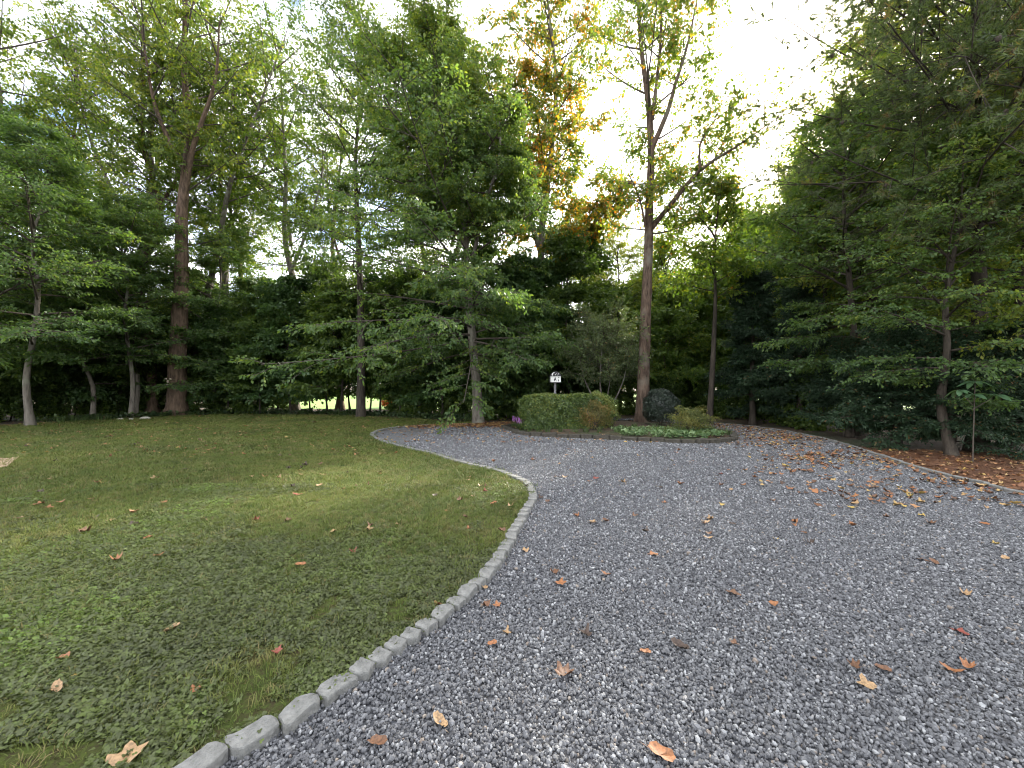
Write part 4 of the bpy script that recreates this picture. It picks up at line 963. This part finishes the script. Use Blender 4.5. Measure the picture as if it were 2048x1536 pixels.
def drop(x, y, size, colour, shape, on):
    if on is None: on = 'lawn' if inside(np.array([[x, y]]), lawn_poly)[0] else 'gravel'
    z = {'lawn': .016, 'gravel': -.008, 'straw': .004}[on]
    o = link('fallen_leaf', lf[shape], loc=(x, y, z), rz=random.uniform(0, 6.28)); o.scale = (size, size, size*random.uniform(.8, 1.3))
    o.rotation_euler.x = random.gauss(0, .12); o.rotation_euler.y = random.gauss(0, .12)
    o.material_slots[0].link = 'OBJECT'; o.material_slots[0].material = LM[colour]
    where = {'lawn': 'lying on the green lawn', 'gravel': 'lying on the grey gravel', 'straw': 'lying on the straw bed'}[on]
    kind = 'curled' if shape in (3, 4, 6) else 'lobed'
    return tag(o, f'{kind} {colour} fallen leaf {where}', 'leaf', f'{kind} {colour} leaves {where}')
named = [(1127,1347,.15,'brown',4),(1170,1266,.11,'dark brown',1),(1290,1303,.08,'orange',3),(1362,1294,.12,'dark brown',6),(1320,1506,.13,'orange',3),(880,1445,.10,'tan',6),(755,1482,.10,'brown',3),(984,1286,.07,'orange',3),
 (1012,1264,.07,'tan',1),(993,1208,.08,'orange',0),(972,1210,.09,'brown',1),(1120,1164,.12,'orange',0),(1212,1146,.10,'orange',0),(1108,1144,.10,'brown',1),(1306,1107,.11,'orange',5),(1185,1042,.10,'tan',0),(1466,1184,.12,'brown',5),
 (1545,1206,.08,'orange',2),(1410,1043,.13,'tan',0),(1732,1366,.10,'tan',5),(1708,1331,.10,'brown',4),(1765,1336,.09,'brown',3),(1905,1338,.12,'orange',0),(1937,1331,.10,'orange',4),(1918,1261,.10,'red',5),(1470,1285,.06,'brown',2),
 (1930,1187,.11,'tan',4),(2010,1115,.10,'tan',3),(1860,1046,.16,'brown',4),(1330,1004,.10,'orange',0),(1095,1003,.12,'brown',4),(1050,1100,.10,'tan',0),(970,1173,.06,'tan',2),(1270,1030,.09,'brown',2),(1445,1008,.09,'yellow',0),(1590,1043,.10,'orange',1),
 (232,1125,.14,'orange',4),(600,1133,.10,'orange',3),(318,1113,.10,'orange',0),(344,1264,.10,'tan',3),(255,1524,.16,'tan',0),(386,1388,.07,'orange',5),(126,1322,.07,'orange',2),(150,1356,.03,'yellow',5),(555,1306,.07,'red',0),(112,1389,.09,'tan',6),
 (876,1214,.09,'orange',0),(170,1067,.13,'brown',1),(220,1044,.10,'tan',0),(190,1038,.08,'dark brown',2),(575,1043,.10,'brown',0),(610,933,.14,'dark brown',4),(532,956,.14,'orange',1),(595,991,.13,'red',5),(640,974,.12,'tan',6),(585,975,.10,'dark brown',1),
 (935,962,.12,'tan',0),(938,958,.10,'tan',4),(870,995,.11,'dark brown',6),(706,1106,.09,'red',1),(668,1066,.09,'tan',2),(80,1010,.14,'orange',0),(120,1007,.10,'orange',2),(112,925,.10,'dark brown',1),(310,958,.14,'tan',0),(38,1040,.13,'tan',3),
 (760,950,.10,'orange',0),(735,972,.10,'brown',1),(640,930,.13,'brown',3),(505,955,.10,'tan',1),(405,1040,.08,'tan',3)]
cnt = 0
for px, py, s_, c_, sh in named:
    q = gp(px, py); drop(q[0], q[1], s_, c_, sh, None); cnt += 1
cols = ['brown', 'orange', 'tan', 'yellow', 'dark brown', 'red']
cand = []
while cnt < 296:
    u = random.random()
    if u < .62:   # gravel, thicker with distance and to the right
        d = random.uniform(3.6, 12); x = random.uniform(-1, 1.25*d)
        if not inside(np.array([[x, d]]), drive_poly)[0] or inside(np.array([[x, d]]), isl_in)[0] or random.random() > .15+.6*max(0, x/10)+.25*d/12: continue
        on = 'gravel'; cl = random.choices(cols, (.34, .27, .22, .06, .08, .03))[0]
    elif u < .94:
        d = random.uniform(4, 13); x = random.uniform(-1.25*d, 1)
        if not inside(np.array([[x, d]]), lawn_poly)[0] or random.random() > .3+.6*d/13: continue
        on = 'lawn'; cl = random.choices(cols, (.30, .20, .32, .04, .11, .03))[0]
    else:
        d = random.uniform(5.5, 9.5); x = random.uniform(7, 12)
        if not inside(np.array([[x, d]]), bed_poly)[0]: continue
        on = 'straw'; cl = random.choices(cols, (.4, .25, .2, .05, .05, .05))[0]
    drop(x, d, random.uniform(.06, .125), cl, random.randrange(7), on); cnt += 1
# the many more distant leaves
m, t, b = nmat('leaf_litter')
t.links.new(ramp(t, [(0, LC['dark brown']), (.25, LC['brown']), (.55, LC['orange']), (.8, LC['tan']), (1, LC['yellow'])], attr(t, 'tint', 'INSTANCER')), b.inputs['Base Color']); b.inputs['Roughness'].default_value = .65
ls = []
for me in lf:
    k = me.copy(); k.materials[0] = m; ls.append(k)
LQ = []
def litter(x0, x1, y0, y1, n, fn, z):
    q = np.column_stack([rng.uniform(x0, x1, n), rng.uniform(y0, y1, n)]); q = q[fn(q)]; LQ.append(np.column_stack([q, np.full(len(q), z)]))
on_g = lambda q: inside(q, drive_poly) & ~inside(q, isl_in)
litter(-6, 9, 11, 19.5, 1500, on_g, .012)
litter(-4.6, .6, 14.6, 17.2, 4200, lambda q: on_g(q) & (rng.random(len(q)) < np.clip((q[:, 1]-14.7)/1.0, 0, 1)), .016)                       # drift at the far edge
litter(4, 12, 5.2, 18, 15000, lambda q: on_g(q) & (rng.random(len(q)) < np.clip((q[:, 0]-2.0-.28*q[:, 1])/4.2, .03, .9)*vnoise(q[:, 0], q[:, 1], .9, 21)), .006)
litter(-20, -2, 9, 21, 1000, lambda q: inside(q, lawn_poly), .022)
litter(7, 15, 3, 10, 2600, lambda q: inside(q, bed_poly), .004)
litter(-.2, 7, 11.2, 17, 260, lambda q: inside(q, isl_curve), .10)
litter(-22, 0, 15.5, 24, 2600, lambda q: ~inside(q, lawn_poly) & ~inside(q, drive_poly), -.05)
LQ = np.concatenate(LQ); n = len(LQ)
scatter('leaf_litter', LQ, rx(n, .2), np.repeat(rng.uniform(.055, .12, n)[:, None], 3, 1), rng.integers(0, 7, n), rng.random(n), ls)
# straw needles in the bed
m, t, b = nmat('straw_needle')
t.links.new(ramp(t, [(0, (.075, .030, .016)), (.6, (.17, .075, .036)), (1, (.27, .14, .07))], attr(t, 'tint', 'INSTANCER')), b.inputs['Base Color']); b.inputs['Roughness'].default_value = .8
def straw(seed):
    r_ = np.random.default_rng(seed); V = []; Fc = []
    for i in range(14):
        a_ = r_.uniform(0, 6.28); x, y = r_.normal(0, .05, 2); dx, dy = math.cos(a_)*.07, math.sin(a_)*.07; sx, sy = -math.sin(a_)*.0022, math.cos(a_)*.0022; k = len(V); z = r_.uniform(.002, .018)
        V += [(x-dx-sx, y-dy-sy, z), (x-dx+sx, y-dy+sy, z), (x+dx, y+dy, z+r_.uniform(-.006, .014))]; Fc.append((k, k+1, k+2))
    return mk('straw_shape', V, np.array(Fc), m)
q = rand_pts(6, 16, 2.5, 10.2, 260, bed_poly); n = len(q)
scatter('pine_straw', np.column_stack([q, np.full(n, -.010)]), rx(n, .05), np.repeat(rng.uniform(.8, 1.3, n)[:, None], 3, 1), rng.integers(0, 4, n), rng.random(n), [straw(k) for k in range(4)])
